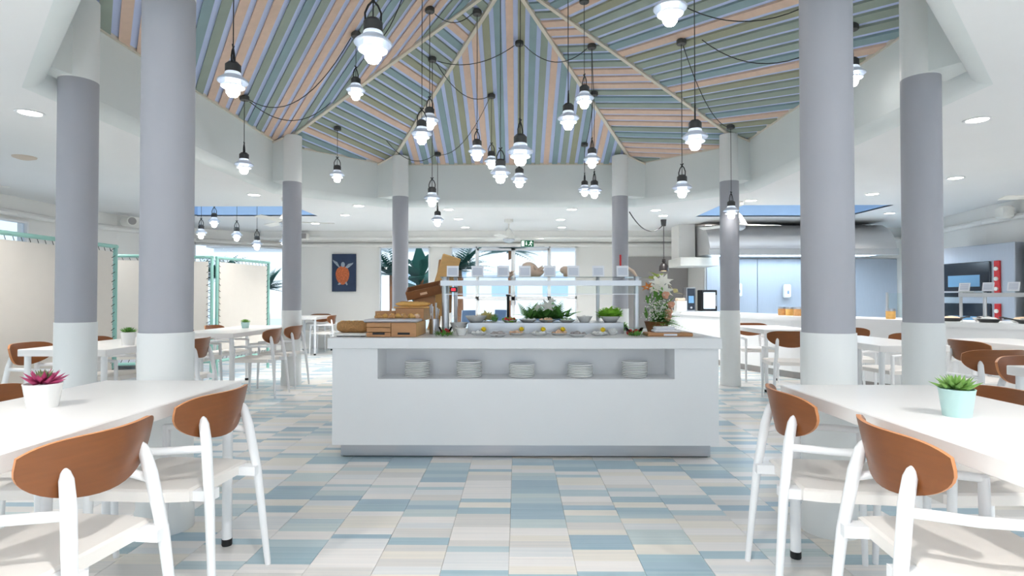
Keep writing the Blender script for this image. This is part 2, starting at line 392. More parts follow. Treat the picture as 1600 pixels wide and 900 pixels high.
# columns
clab = ['grey round column with white foot at end of the table with magenta succulent', 'grey round column with white foot behind that, by table with white pot', 'slim grey column with white foot beside the teal framed screens', 'slim grey column in front of the tall window by turtle picture',
        'slim grey column with red marker behind the buffet flowers', 'slim grey column beside the hanging lamp and steel hood', 'grey round column with white foot at end of the table with mint pot', 'grey round column with white foot by serving counter and pizza oven']
for (x, y), l in zip(COLS, clab):
    c = thing('column', l, 'column', (x, y, 0), group='columns of the octagon')
    zt = roofz(x, y)-.01
    MB().lathe([(.122, .5), (.122, 2.73)], 40).build('shaft', GREYC, c)
    MB().lathe([(.13, 0), (.134, .0), (.134, .10), (.128, .11), (.128, 1.0), (.124, 1.0)], 40).build('base', COLW, c)
    MB().lathe([(.1225, 2.73), (.1225, zt)], 40).build('upper_sleeve', COLW, c)
# --- walls
def wall(name, pts, z0=0, z1=ZC, th=.12, holes=(), m=WALL, side=1):
    """polyline wall; holes = (segment, s0, s1, z0, z1); side: thickness direction"""
    root = empty_struct(name)
    for k in range(len(pts)-1):
        a = Vector((*pts[k], 0)); b = Vector((*pts[k+1], 0)); d = (b-a).normalized(); n = Vector((d.y, -d.x, 0))*side; L = (b-a).length
        M = Matrix.Translation(a) @ Matrix(((d.x, n.x, 0, 0), (d.y, n.y, 0, 0), (0, 0, 1, 0), (0, 0, 0, 1)))
        hs = sorted(h[1:] for h in holes if h[0] == k); mb = MB(); s = 0
        for h0, h1, hz0, hz1 in hs:
            if h0 > s: mb.box(s, h0, 0, th, z0, z1, M)
            if hz0 > z0: mb.box(h0, h1, 0, th, z0, hz0, M)
            if hz1 < z1: mb.box(h0, h1, 0, th, hz1, z1, M)
            s = h1
        if s < L: mb.box(s, L, 0, th, z0, z1, M)
        mb.build('wall_panel', m, root, smooth=False)
        MB().tube([M @ Vector((0, -.03, 2.37)), M @ Vector((L, -.03, 2.37))], .045, 8).build('cornice', WALL, root)
    return root
WN = [0]
def window(a, b, z0, z1, nx=1, nz=1, m=WHITE, pre='window', fr=.06, open_bottom=False):
    """framed panes between plan points a and b"""
    WN[0] += 1; root = empty_struct('%s_%d' % (pre, WN[0]))
    a = Vector((*a, 0)); b = Vector((*b, 0)); d = (b-a).normalized(); n = Vector((d.y, -d.x, 0)); L = (b-a).length
    M = Matrix.Translation(a) @ Matrix(((d.x, n.x, 0, 0), (d.y, n.y, 0, 0), (0, 0, 1, 0), (0, 0, 0, 1)))
    mb = MB(); h = fr/2
    for i in range(nx+1): x = L*i/nx; mb.box(max(0, x-h), min(L, x+h), -.03, .05, z0, z1, M)
    for j in range(nz+1):
        z = z0+(z1-z0)*j/nz; mb.box(0, L, -.03, .05, max(z0, z-h), min(z1, z+h), M)
    mb.build('window_frame', m, root, smooth=False)
    for i in range(nx):
        for j in range(nz):
            MB().box(L*i/nx+h, L*(i+1)/nx-h, .005, .012, z0+(z1-z0)*j/nz+h, z0+(z1-z0)*(j+1)/nz-h, M).build('pane', GLASS, root, smooth=False)
    return root
LP = [(-7.1, -3), (-7.2, 9.0), (-7.0, 10.0), (-6.78, 10.5), (-6.78, 12.0), (-5.25, 13.2)]
L4 = math.hypot(1.53, 1.2)
wall('wall_left', LP, holes=[(0, 3.2, 6.6, .9, 2.28), (0, 7.6, 11.35, .9, 2.28), (3, .02, 1.48, .3, 2.3), (4, .0, L4-.1, .45, 2.30)], side=-1)
def on(p, q, s):
    L = math.hypot(q[0]-p[0], q[1]-p[1]); return (p[0]+(q[0]-p[0])*s/L, p[1]+(q[1]-p[1])*s/L)
window(on(LP[0], LP[1], 3.2), on(LP[0], LP[1], 6.6), .9, 2.28, 3)
window(on(LP[0], LP[1], 7.6), on(LP[0], LP[1], 11.35), .9, 2.28, 3)
window(on(LP[3], LP[4], .02), on(LP[3], LP[4], 1.48), .3, 2.3, 1)
window(on(LP[4], LP[5], 0), on(LP[4], LP[5], L4-.1), .45, 2.30, 1)
YB = 13.2
BX = -5.25
holes = [(0, -3.16-BX, -2.0-BX, 0, 2.33), (0, -1.52-BX, 1.36-BX, 0, 2.33)]
wall('wall_back', [(-5.25, YB), (3.9, YB)], holes=holes, side=-1)
window((-3.16, YB), (-2.0, YB), 0, 2.33, 2, 1)
for x0, x1 in ((-1.52, -.92), (.74, 1.36)): window((x0, YB), (x1, YB), 0, 2.33, 1, 2)
for x0, x1 in ((-.92, -.09), (-.09, .74)):
    r = window((x0, YB), (x1, YB), 0, 2.29, 1, 2, pre='door', fr=.09)
    hx = x1-.045 if x0 < -.5 else x0+.045
    MB().tube([(hx, YB-.04, 1.0), (hx, YB-.08, 1.0), (hx, YB-.08, 1.22), (hx, YB-.04, 1.22)], .012, 6).build('door_handle', STEEL, r)
# bulkhead in front of back wall
struct(MB().box(-5.6, 3.9, 12.5, 13.2, 2.44, ZC-.002).build('trim_1', WALL, smooth=False))
struct(MB().tube([(-5.6, 12.48, 2.46), (3.9, 12.48, 2.46)], .03, 8).build('trim_2', WALL))
wall('wall_return', [(3.9, 13.2), (3.9, 12.125)], side=-1)
wall('wall_kitchen', [(3.9, 12.0), (8.0, 12.0)], side=-1)
wall('wall_right', [(8.0, 12.0), (7.45, 9.2), (7.3, 5), (7.3, -3)], holes=[(2, 1.2, 4.2, .9, 2.28), (2, 4.9, 7.4, .9, 2.28)], side=-1)
for s0, s1 in ((1.2, 4.2), (4.9, 7.4)): window(on((7.3, 5), (7.3, -3), s0), on((7.3, 5), (7.3, -3), s1), .9, 2.28, 3)
# --- outdoors
og = MB().box(-60, 60, -40, 70, -.2, -.1).build('terrace_ground', OUTG, smooth=False); struct(og)

# ================================================================== FURNITURE
# --- buffet island
XL, XR, YF, YBK = -1.352, 1.465, 4.21, 5.40
isl = thing('buffet_island', 'long white buffet island with plate niche and steel plinth', 'buffet', (0, 0, 0))
m = MB(); NX0, NX1, NZ0, NZ1, ND = -1.02, 1.146, .581, .805, .28
m.box(XL, NX0, YF, YBK, .10, NZ1); m.box(NX1, XR, YF, YBK, .10, NZ1); m.box(NX0, NX1, YF, YBK, .10, NZ0); m.box(NX0, NX1, YF+ND, YBK, NZ0, NZ1)
m.build('body', WHITE, isl, smooth=False)
MB().rbox(-1.376, 1.478, 4.17, 5.44, .805, .883, .004).build('worktop', WHITE, isl, smooth=False)
MB().box(-1.303, 1.42, 4.265, 5.34, .008, .10).build('plinth', STEEL, isl, smooth=False)
MB().box(-1.29, 1.405, 4.28, 5.33, 0, .008).build('gap_shade_strip', BLACK, isl, smooth=False)  # solid black strip painted in for the shade under the plinth
# --- plates in the niche
px2x = lambda u, Y: (u-808)/900*Y
plate_me = None
for si, (u, n) in enumerate([(652, 9), (733, 9), (815, 8), (906, 8), (991, 9)]):
    lab = ['white plate in the plate stack nearest the bread crates', 'white plate in the second plate stack from the bread crates', 'white plate in the middle stack of the island niche', 'white plate in the second plate stack from the flower end', 'white plate in the plate stack nearest the flower end'][si]
    x = px2x(u, 4.35)
    for k in range(n):
        if plate_me is None:
            o = MB().lathe([(.07, 0), (.088, .0015), (.095, .004), (.0965, .008), (.0955, .0118), (.09, .0122), (.066, .006), (.0, .0055)], 28).build('plate', CHINA); plate_me = o.data
        else: o = bpy.data.objects.new('plate', plate_me); C.objects.link(o)
        o.location = (x+rng.uniform(-.002, .002), 4.36+rng.uniform(-.002, .002), NZ0+.0005+k*(.0128 if si in (0, 1, 4) else .0118)); T(o, lab, 'plate', 'stacked plates, stack %s' % 'abcde'[si])
# --- tables
def table(label, x0, x1, y0, y1, group=None, zt=.775, th=.055, inset=.045):
    t = thing('dining_table', label, 'table', ((x0+x1)/2, (y0+y1)/2, 0), group=group); hx, hy = (x1-x0)/2, (y1-y0)/2
    MB().rbox(-hx, hx, -hy, hy, zt-th, zt, .004).build('tabletop', TABLE, t, smooth=False)
    for sx in (-1, 1):
        for sy in (-1, 1):
            x, y = sx*(hx-inset), sy*(hy-inset)
            l = MB().lathe([(.0225, .03), (.0225, zt-th)], 14, (x, y, 0)).build('leg', FRAME, t)
            MB().lathe([(.0215, 0), (.0235, .004), (.0235, .032), (.02, .034)], 14, (x, y, 0)).build('rubber_foot', BLACK, l)
    return t
table('white dining table holding the magenta succulent in a white pot', -2.0, -1.335, 1.36, 2.79)
table('white dining table holding the green succulent in a large mint pot', 1.215, 1.89, 1.25, 2.68)
table('white dining table holding the small succulent in a white pot, near patterned bench', -3.86, -3.17, 4.42, 5.82)
table('long white dining table with tiny mint pot beside the fabric screens', -3.88, -3.16, 6.4, 8.2)
table('white dining table by the wall with the turtle picture', -4.75, -4.05, 11.6, 12.75)
table('small white dining table beside the slim column at the serving counter', 3.05, 3.72, 7.15, 8.25)
table('white dining table between the two columns nearest the oven side', 3.03, 3.62, 4.85, 6.1)
table('white dining table beside the serving counter with pans', 4.22, 4.82, 4.5, 5.7)
table('white dining table beyond the large mint pot table, by the near column', 2.9, 3.6, 2.1, 3.45)
# --- chair
ch = thing('dining_chair', 'x', 'chair')
for s in (-1, 1):
    MB().tube([(s*.205, -.285, 0), (s*.175, -.250, .42), (s*.152, -.222, .62), (s*.143, -.206, .69), (s*.141, -.201, .71), (s*.140, -.196, .722)], [.0125, .0185, .02, .018, .012, .004], 12).build('rear_leg', FRAME, ch)
    MB().tube([(s*.222, .215, 0), (s*.215, .2, .45), (s*.212, .195, .6)], [.0125, .0165, .0165], 10).build('front_leg', FRAME, ch)
    MB().tube([(s*.212, .205, .592), (s*.222, .10, .60), (s*.215, -.08, .603), (s*.155, -.224, .60)], .0145, 10).build('arm_rail', FRAME, ch)
    MB().box(min(s*.13, s*.185), max(s*.13, s*.185), -.262, -.15, .41, .448).build('seat_bracket', FRAME, ch, smooth=False)
outl = [(-.205, -.19), (.205, -.19), (.222, -.10), (.226, .19), (.205, .225), (-.205, .225), (-.226, .19), (-.222, -.10)]
m = MB(); n = len(outl)
m.add([(x, y, .415) for x, y in outl]+[(x, y, .452) for x, y in outl]+[(x*.95, y*.95, .459) for x, y in outl],
      [tuple(range(n))[::-1], tuple(range(2*n, 3*n))]+[(a+i, a+(i+1) % n, a+n+(i+1) % n, a+n+i) for a in (0, n) for i in range(n)])
m.build('seat', SEATM, ch, smooth=False)
m = MB(); NS, NR = 22, 5; grid = {}
for side in (0, 1):
    for i in range(NS+1):
        s = math.sin((-1+2*i/NS)*PI/2); top = .802-.032*abs(s)**6; bot = .738-.121*max(0, 1-s*s)**.5
        for j in range(NR+1):
            z = bot+(top-bot)*j/NR; ang = s*1.08; y = -.217+.115*(1-math.cos(ang))*1.35-(z-.65)*.22; x = .242*s
            nrm = Vector((-math.sin(ang)*.6, 1, 0)).normalized(); off = .014*side
            grid[side, i, j] = len(m.v); m.v.append((x+nrm.x*off, y+nrm.y*off, z))
for i in range(NS):
    for j in range(NR):
        for side in (0, 1):
            q = [grid[side, i, j], grid[side, i+1, j], grid[side, i+1, j+1], grid[side, i, j+1]]
            m.f.append(tuple(q)); m.m.append(0)
bd = [(i, 0) for i in range(NS)]+[(NS, j) for j in range(NR)]+[(i, NR) for i in range(NS, 0, -1)]+[(0, j) for j in range(NR, 0, -1)]
for k in range(len(bd)):
    a, b = bd[k], bd[(k+1) % len(bd)]; m.f.append((grid[0, *a], grid[0, *b], grid[1, *b], grid[1, *a])); m.m.append(1)
m.build('backrest', [BROWN, PLYEDGE], ch, ang=.9)
R = math.radians
chairs = [  # x, y, facing angle (deg, 0 = +X), label
    (-1.40, 2.37, 176, 'white chair with brown back, aisle side of magenta succulent table, next to column'),
    (-1.40, 1.70, 175, 'white chair with brown back, aisle side of magenta succulent table, away from column'),
    (-2.02, 2.38, 3, 'white chair with brown back, window side of magenta succulent table, next to column'),
    (-1.97, 1.72, 0, 'white chair with brown back, window side of magenta succulent table, away from column'),
    (1.29, 2.37, -7, 'white chair with brown back, aisle side of large mint pot table, next to column'),
    (1.29, 1.70, -7, 'white chair with brown back, aisle side of large mint pot table, away from column'),
    (1.80, 2.36, 180, 'white chair with brown back, counter side of large mint pot table, next to column'),
    (1.86, 1.66, 180, 'white chair with brown back, counter side of large mint pot table, away from column'),
    (-3.86, 4.75, 4, 'white chair with brown back, screen side of white pot table, by the grey column'),
    (-3.86, 5.45, 0, 'white chair with brown back, screen side of white pot table, farther from the column'),
    (-3.13, 5.32, 184, 'white chair with brown back, aisle side of the white pot table'),
    (-3.1, 6.9, 180, 'white chair with brown back, aisle side of tiny mint pot table, farther from slim column'),
    (-3.12, 7.62, 176, 'white chair with brown back, aisle side of tiny mint pot table, beside slim column'),
    (-3.9, 6.95, 0, 'white chair with brown back, screen side of tiny mint pot table, by the bench end'),
    (-3.9, 7.7, 0, 'white chair with brown back, screen side of tiny mint pot table, by the teal post'),
    (-4.02, 11.95, 180, 'white chair with brown back at the table below the turtle picture, open side'),
    (-4.4, 12.72, -90, 'white chair with brown back between turtle picture table and wall'),
    (3.385, 8.22, -90, 'white chair with brown back at small counter table, serving counter end'),
    (3.08, 6.62, 78, 'white chair with brown back at small counter table, aisle end'),
    (3.86, 5.95, 188, 'white chair with brown back at the oven side table, far corner'),
    (4.02, 7.0, 250, 'white chair with brown back standing alone by the serving counter front'),
    (4.12, 5.1, 0, 'white chair with brown back at aisle side of the table beside the pans counter'),
    (3.46, 4.38, 92, 'white chair with brown back behind the oven side column, at the table end'),
    (3.25, 3.5, -90, 'white chair with brown back at end of the table beyond the mint pot table'),
]
for i, (x, y, a, l) in enumerate(chairs):
    rz = R(a-90)
    if i == 0: ch.location = (x, y, 0); ch.rotation_euler = (0, 0, rz); ch['label'] = l; ch['group'] = 'dining chairs'
    else: dup(ch, (x, y, 0), rz, l, 'dining chairs')
# --- succulents
def succulent(label, x, y, z, r, h, potm, leafm, leaf2=None, n=34, sc=1.0, sq=False):
    t = thing('potted_succulent', label, 'plant', (x, y, z))
    nn = 24
    pot = MB().lathe([(r*.74, 0), (r*.76, .0), (r*.97, h*.93), (r, h), (r*.93, h), (r*.9, h*.9), (0, h*.88)], nn).build('pot', potm, t)
    MB().lathe([(r*.91, h*.86), (r*.5, h*.9), (0, h*.92)], nn).build('soil', SOIL, pot)
    rr = random.Random(int(x*100))
    m = MB()
    for k in range(n):
        a = k*2.4; e = .12+1.25*(k/n); L = r*(1.25-.6*k/n)*sc
        d = Vector((math.cos(a)*math.cos(e), math.sin(a)*math.cos(e), math.sin(e)))
        b = Vector((0, 0, h*.95))+d*r*.12
        side = Vector((-math.sin(a), math.cos(a), 0)); up = side.cross(d) if side.cross(d).z > 0 else d.cross(side); w = L*.19
        p = [b-side*w*.5, b+side*w*.5, b+d*L*.55+side*w*.75+up*L*.02, b+d*L+up*L*.12, b+d*L*.55-side*w*.75+up*L*.02, b+d*L*.5+up*L*.10, b+d*L*.5-up*w*.4]
        m.add(p, [(0, 1, 2, 5), (0, 5, 4), (2, 3, 5), (5, 3, 4), (0, 6, 2, 1), (0, 4, 6), (2, 6, 3), (4, 3, 6)], (1 if leaf2 and k > n*.6 else 0))
    m.build('rosette', [leafm, leaf2] if leaf2 else leafm, t, smooth=False)
SUCG = mat('succulent_green', (126, 168, 84), .5, vary=.25, scale=25)
succulent('magenta succulent in a white pot on the dining table', -1.745, 2.11, .775, .062, .088, CHINA, MAG, mat('succulent_core', (120, 130, 90), .5, vary=.4, scale=40), sc=1.05)
succulent('green succulent in a large mint pot on the dining table', 1.497, 1.98, .775, .054, .093, MINT, SUCG, sc=1.15)
succulent('small green succulent in a white pot on table by patterned bench', -3.27, 4.82, .775, .058, .11, CHINA, GREEN)
succulent('tiny green succulent in a mint pot on table by the screens', -3.55, 7.5, .775, .055, .075, MINT, SUCG)
# ================================================================== LAMPS
def pendant_parts(t, ztop, canopy=True, energy=None):
    """t at lamp's widest disc; ztop: height of cord top above it"""
    if canopy: MB().lathe([(.0, .025), (.045, .025), (.05, .018), (.05, -.018), (.046, -.024), (0, -.024)], 20, (0, 0, ztop)).build('canopy', CAPM, t)
    MB().tube([(0, 0, .12), (0, 0, ztop)], .0035, 6).build('cord', CORD, t)
    cap = MB().lathe([(.0, .125), (.03, .12), (.045, .105), (.05, .10), (.05, .052), (.046, .05)], 20).build('cap', CAPM, t)
    m = MB()
    for s in (-1, 1): m.tube([(s*.04, 0, .105), (s*.042, 0, .15), (s*.025, 0, .19), (-s*.004, 0, .222), (-s*.018, 0, .235)], .0055, 6)
    m.build('handle', CORD, cap)
    MB().lathe([(.047, .052), (.052, .045), (.054, .03), (.096, -.004), (.1, -.012), (.096, -.016), (.05, .022), (.042, .045)], 24, ring=True).build('upper_shade', OPAL, t)
    MB().lathe([(.046, .02), (.050, -.026), (.076, -.042), (.078, -.048), (.072, -.051), (.045, -.034), (.042, .015)], 24, ring=True).build('lower_shade', OPAL, t)
    MB().lathe([(.02, .03), (.036, -.03), (.045, -.065), (.042, -.09), (.028, -.11), (0, -.117)], 20).build('bulb', BULB, t)
PEND = [(-1.908, 3.83, 2.637, 0), (-.757, 3.0, 2.522, 0), (.907, 3.396, 2.902, 0), (-1.66, 5.88, 3.32, 1), (-3.0, 6.28, 2.645, 1), (-2.45, 7.8, 2.855, 1), (-.908, 5.455, 2.746, 0), (-.91, 5.95, 3.03, 0),
        (-.44, 6.3, 2.79, 1), (-.34, 7.6, 2.99, 1), (-.163, 5.625, 2.409, 0), (.024, 4.286, 2.274, 0), (.026, 6.75, 2.58, 1), (.459, 5.143, 2.792, 0), (.681, 5.806, 3.201, 0), (.867, 6.65, 2.786, 1), (1.01, 8.6, 2.80, 1),
        (1.01, 7.52, 2.585, 1), (-1.02, 6.88, 2.377, 1), (-1.222, 8.82, 2.38, 1), (1.392, 4.5, 2.442, 0), (1.69, 5.9, 2.31, 1), (2.77, 7.46, 2.305, 1), (2.75, 4.72, 3.02, 1)]
PENDL = 'white glass pendant lamp with dark cap hanging under the striped octagonal roof'
first = None
for x, y, z, c in PEND:
    t = thing('pendant_lamp', PENDL, 'lamp', (x, y, z), group='pendant lamps under the striped roof')
    pendant_parts(t, roofz(x, y)-z-.025)
    t.rotation_euler = (0, 0, rng.uniform(0, 3))
for x, y, z in ((-4.95, 9.35, 2.43), (-5.3, 9.6, 2.27), (-4.75, 9.7, 2.24), (-4.36, 9.6, 2.08), (-3.85, 9.5, 2.11)):
    t = thing('pendant_lamp', 'white glass pendant lamp hanging in the blue ceiling recess by the windows', 'lamp', (x, y, z), group='pendant lamps in the ceiling recess')
    pendant_parts(t, ZC+.385-z); t.scale = (.9, .9, 1)
# swagged cables between canopies
def cable(label, pts, sag, group='cables between ceiling roses'):
    a, b = Vector(pts[0]), Vector(pts[1]); h_ = Vector((b.x-a.x, b.y-a.y, 0)).normalized()*.058; a, b = a+h_, b-h_; P_ = [a+(b-a)*(i/14)-Vector((0, 0, sag*4*(i/14)*(1-i/14))) for i in range(15)]
    T(MB().tube(P_, .0045, 6).build('swag_cable', CORD), label, 'cable', group)
cz = lambda x, y: (x, y, roofz(x, y)-.046)
CABL = 'black cable swagged between ceiling roses under the striped roof'
for a, b, s in [((-3.0, 6.28), (-1.66, 5.88), .33), ((-3.0, 6.28), (-2.30, 7.2), .22), ((-1.02, 6.88), (.026, 6.75), .12), ((.026, 6.75), (.867, 6.65), .18), ((-1.02, 6.88), (-.34, 7.6), .18), ((-.34, 7.6), (-1.222, 8.82), .2), ((-1.222, 8.82), (-1.95, 8.3), .18),
                ((1.69, 5.9), (2.77, 7.46), .2), ((.867, 6.65), (1.01, 7.52), .1), ((1.01, 7.52), (1.01, 8.6), .1), ((1.8, 5.75), (2.75, 4.72), .25), ((1.1, 5.1), (2.4, 4.5), .25), ((-1.66, 5.88), (-.907, 5.0), .3), ((-.91, 5.95), (-.44, 6.3), .1)]:
    cable(CABL, (cz(*a), cz(*b)), s)
# heat lamp over the flowers
t = thing('heat_lamp', 'black metal heat lamp on a cord above the flower arrangement', 'lamp', (2.72, 10.7, 1.72))
MB().lathe([(.0, .16), (.03, .16), (.035, .11), (.02, .10), (.05, .08), (.085, .03), (.09, -.06), (.086, -.06), (.08, .02), (0, .03)], 20).build('shade', mat('heat_black', (36, 32, 32), .35), t)
MB().lathe([(0, -.02), (.07, -.05), (.078, -.055), (0, -.056)], 16).build('bulb', WARMW, t)
MB().tube([(0, 0, .16), (0, 0, .88)], .007, 6).build('cord', CORD, t)
MB().lathe([(.04, 0), (.045, .02), (.055, .12), (0, .12)], 16, (0, 0, .775)).build('canopy', CAPM, t)
T(MB().tube([(2.685-.94*i/12, 10.637-1.69*i/12, 2.50-.35*4*(i/12)*(1-i/12)*.55) for i in range(13)], .009, 6).build('swag_cable', CORD), 'black cable running from the slim column to the heat lamp', 'cable')
# downlights
DL = [(-3.805, 4.445), (3.738, 4.691), (5.304, 6.994), (4.965, 8.074), (3.487, 8.6), (-2.5, 9.05), (-3.026, 10.079), (-3.944, 11.215), (-3.7, 8.05), (-1.13, 9.45), (-1.086, 10.594), (-1.07, 11.861), (.9, 9.45), (.81, 10.699), (.925, 11.879), (2.3, 9.55), (2.584, 10.2), (3.832, 11.586), (6.398, 9.93),
      (-4.6, 1.5), (4.6, 1.5), (-2.2, .6), (2.2, .6), (0, .6), (-5.9, 7.5), (6.2, 4.6), (0, -1.4), (-3.2, -1.2), (3.2, -1.2)]  # those nearest the camera are added, unseen, to brighten the counter front
dme = None
for x, y in DL:
    t = thing('downlight', 'round recessed downlight in the white ceiling', 'downlight', (x, y, ZC), group='recessed ceiling downlights')
    if dme is None:
        a = MB().lathe([(.075, -.001), (.098, -.001), (.1, -.006), (.09, -.010), (.076, -.006)], 24, ring=True).build('rim', WHITE, t); b = MB().lathe([(0, -.0015), (.076, -.0025), (.076, -.001)], 24).build('lens', DOWN, t); dme = (a.data, b.data)
    else:
        for nme, d in zip(('rim', 'lens'), dme):
            o = bpy.data.objects.new(nme, d); C.objects.link(o); o.parent = t
    li = bpy.data.lights.new('downlight', 'SPOT'); li.energy = 150 if y < 3 else 74; li.spot_size = R(125); li.spot_blend = .8; li.shadow_soft_size = .08; li.color = (1, .97, .93)
    lo = bpy.data.objects.new('light_source', li); C.objects.link(lo); lo.parent = t; lo.location = (0, 0, -.02)
# ceiling fans
def fan(x, y, label, rot):
    t = thing('ceiling_fan', label, 'fan', (x, y, ZC), rot)
    MB().lathe([(0, 0), (.085, 0), (.08, -.05), (.02, -.075), (.0, -.08)], 20).build('mount', PLASTIC, t)
    MB().tube([(0, 0, -.05), (0, 0, -.2)], .014, 8).build('rod', PLASTIC, t)
    MB().lathe([(.02, -.17), (.05, -.20), (.11, -.30), (.125, -.33), (.125, -.36), (0, -.365)], 22).build('motor_housing', PLASTIC, t)
    MB().lathe([(.11, -.365), (.105, -.40), (.06, -.43), (0, -.44)], 20).build('light_bowl', OPAL, t)
    for k in range(3):
        M = Matrix.Rotation(k*2*PI/3, 4, 'Z') @ Matrix.Translation((0, 0, -.345)) @ Matrix.Rotation(.2, 4, 'X')
        MB().rbox(.12, .66, -.06, .06, -.004, .004, .003, M).build('blade', PLASTIC, t, smooth=False)
fan(-3.35, 8.0+.35, 'cream ceiling fan near the screens and recess lamps', .3); fan(-.155, 10.69, 'cream ceiling fan in front of the glazed back doors', .2)
fan(3.35, 8.75, 'cream ceiling fan in front of the steel hood', .1); fan(-5.6, 5.3, 'cream ceiling fan above the fabric screen by left wall', .6); fan(6.0, 6.3, 'cream ceiling fan over the serving counter pans', .9)
T(MB().lathe([(0, -.03), (.05, -.028), (.1, -.012), (.105, 0)], 24, (-5.06, 5.85, ZC)).build('ceiling_speaker', mat('beige_grille', (214, 200, 184), .7)), 'round beige speaker grille in the ceiling by the left wall', 'speaker')
# ================================================================== LEFT SIDE: screens, bench, art
def screen(label, pts, z0, z1, group=None):
    """laced fabric screen in teal tube frame along two plan points"""
    a = Vector((*pts[0], 0)); b = Vector((*pts[1], 0)); L = (b-a).length; d = (b-a).normalized()
    t = thing('fabric_screen', label, 'screen', a, math.atan2(d.y, d.x), group)
    for x in (.022, L-.022): MB().tube([(x, 0, .0), (x, 0, z1+.02)], .022, 10).build('post', TEAL, t)
    MB().tube([(0, 0, z1), (L, 0, z1)], .022, 10).build('top_rail', TEAL, t); MB().tube([(0, 0, z0), (L, 0, z0)], .022, 10).build('bottom_rail', TEAL, t)
    n = int((z1-z0)/.09); e0 = .07; m = MB()
    m.box(e0, L-e0, -.004, .004, z0+.06, z1-.06); m.build('fabric_panel', FABRIC, t, smooth=False)
    k = MB()
    for i in range(n):
        z = z0+.07+(z1-z0-.14)*i/(n-1); q = .03
        for x0, x1 in ((.03, e0+.02), (L-.03, L-e0-.02)): k.tube([(x0, .012, z), (x1, .012, z+q)], .004, 4); k.tube([(x1, -.008, z+q), (x0, -.008, z+q*2)], .004, 4)
    nx = int(L/.09)
    for i in range(nx):
        x = .08+(L-.18)*i/(nx-1)
        for za, zb in ((z1-.01, z1-.08), (z0+.01, z0+.08)): k.tube([(x, .012, za), (x+.03, .012, zb)], .004, 4)
    k.build('lacing', ROPE, t)
screen('cream laced fabric screen in teal frame by the left wall', ((-4.55, 4.1), (-4.55, 6.5)), .25, 1.75)
screen('cream laced fabric screen in teal frame, aisle facing, by the slim column', ((-4.36, 8.3), (-4.15, 9.6)), .25, 1.75, 'folding screens')
screen('cream laced fabric screen in teal frame, joined at a corner, facing the tables', ((-5.9, 7.80), (-4.38, 8.27)), .25, 1.75, 'folding screens')
t = thing('bench_sofa', 'white upholstered bench with blue leaf print along the window wall', 'bench', (-6.55, 9.75, 0), R(66))
MB().rbox(-1.2, .72, -.5, .05, .1, .45, .03).build('seat_cushion', BANQ, t); bk = MB().rbox(-1.2, .72, .0, .10, .40, .93, .02).build('backrest', BANQ, t)
MB().rbox(-1.22, .74, -.02, .12, .92, .98, .02).build('top_rail', BANB, t)
for k in range(26):
    x = -1.1+(k % 9)*.21+(k//9 % 2)*.1; z = .5+(k//9)*.14; m = MB()
    for q in range(5): m.leaf((x, -.006, z), (math.cos(q*.7+.2), 0, math.sin(q*.7+.2)), .07, .03, up=(0, 1, 0), bend=0)
    m.build('leaf_print', (LEAFB, LEAFT)[k % 2], bk, smooth=False)
# turtle picture
t = thing('turtle_picture', 'navy canvas picture of an orange sea turtle on back wall', 'picture', (-3.965, 13.14, 1.735))
MB().rbox(-.275, .275, 0, .035, -.43, .43, .004).build('canvas', NAVY, t, smooth=False)
m = MB(); n = 28
m.add([(-.03, -.014, -.06)]+[(-.03+.155*math.cos(2*PI*i/n)*(1+.12*math.sin(2*PI*i/n)), -.004, -.06+.215*math.sin(2*PI*i/n)) for i in range(n)], [(0, 1+i, 1+(i+1) % n) for i in range(n)]); m.build('shell', TURT, t)
fl = [([(-.08, .10), (-.15, .24), (-.26, .30), (-.24, .25), (-.16, .16)], ), ([(.03, .12), (.10, .20), (.22, .23), (.20, .19), (.09, .10)], ), ([(-.10, -.22), (-.14, -.27), (-.11, -.28), (-.06, -.26)], ), ([(.03, -.24), (.07, -.29), (.09, -.27), (.06, -.2)], )]
for (p,) in fl: MB().add([(x, -.005, z) for x, z in p], [tuple(range(len(p)))]).build('flipper', TURTS, t, smooth=False)
MB().add([(-.02+.045*math.cos(2*PI*i/14), -.006, .185+.06*math.sin(2*PI*i/14)) for i in range(14)], [tuple(range(14))]).build('head', TURTS, t, smooth=False)
# exit sign
t = thing('exit_sign', 'green emergency exit sign with running man above the glazed doors', 'sign', (.22, 12.46, 2.335))
MB().rbox(-.14, .14, -.02, .02, -.07, .07, .004).build('case', SIGNG, t, smooth=False)
MB().box(-.125, -.065, -.023, -.02, -.055, .055).build('door_symbol', SIGNW, t, smooth=False)
m = MB(); m.box(-.028, -.012, -.023, -.02, -.01, .045); m.add([(-.04, -.0225, -.005), (0, -.0225, -.005), (-.02, -.0225, -.04)], [(0, 1, 2)]); m.build('arrow', SIGNW, t, smooth=False)
m = MB(); m.ball((.085, -.021, .042), .013, 8)
for a, b in (((.08, 0, .03), (.062, 0, -.01)), ((.08, 0, .025), (.112, 0, .012)), ((.08, 0, .025), (.05, 0, .02)), ((.062, 0, -.01), (.09, 0, -.028)), ((.09, 0, -.028), (.088, 0, -.055)), ((.062, 0, -.01), (.04, 0, -.035)), ((.04, 0, -.035), (.02, 0, -.035))):
    m.tube([(a[0], -.021, a[2]), (b[0], -.021, b[2])], .006, 5)
m.build('running_man', SIGNW, t)
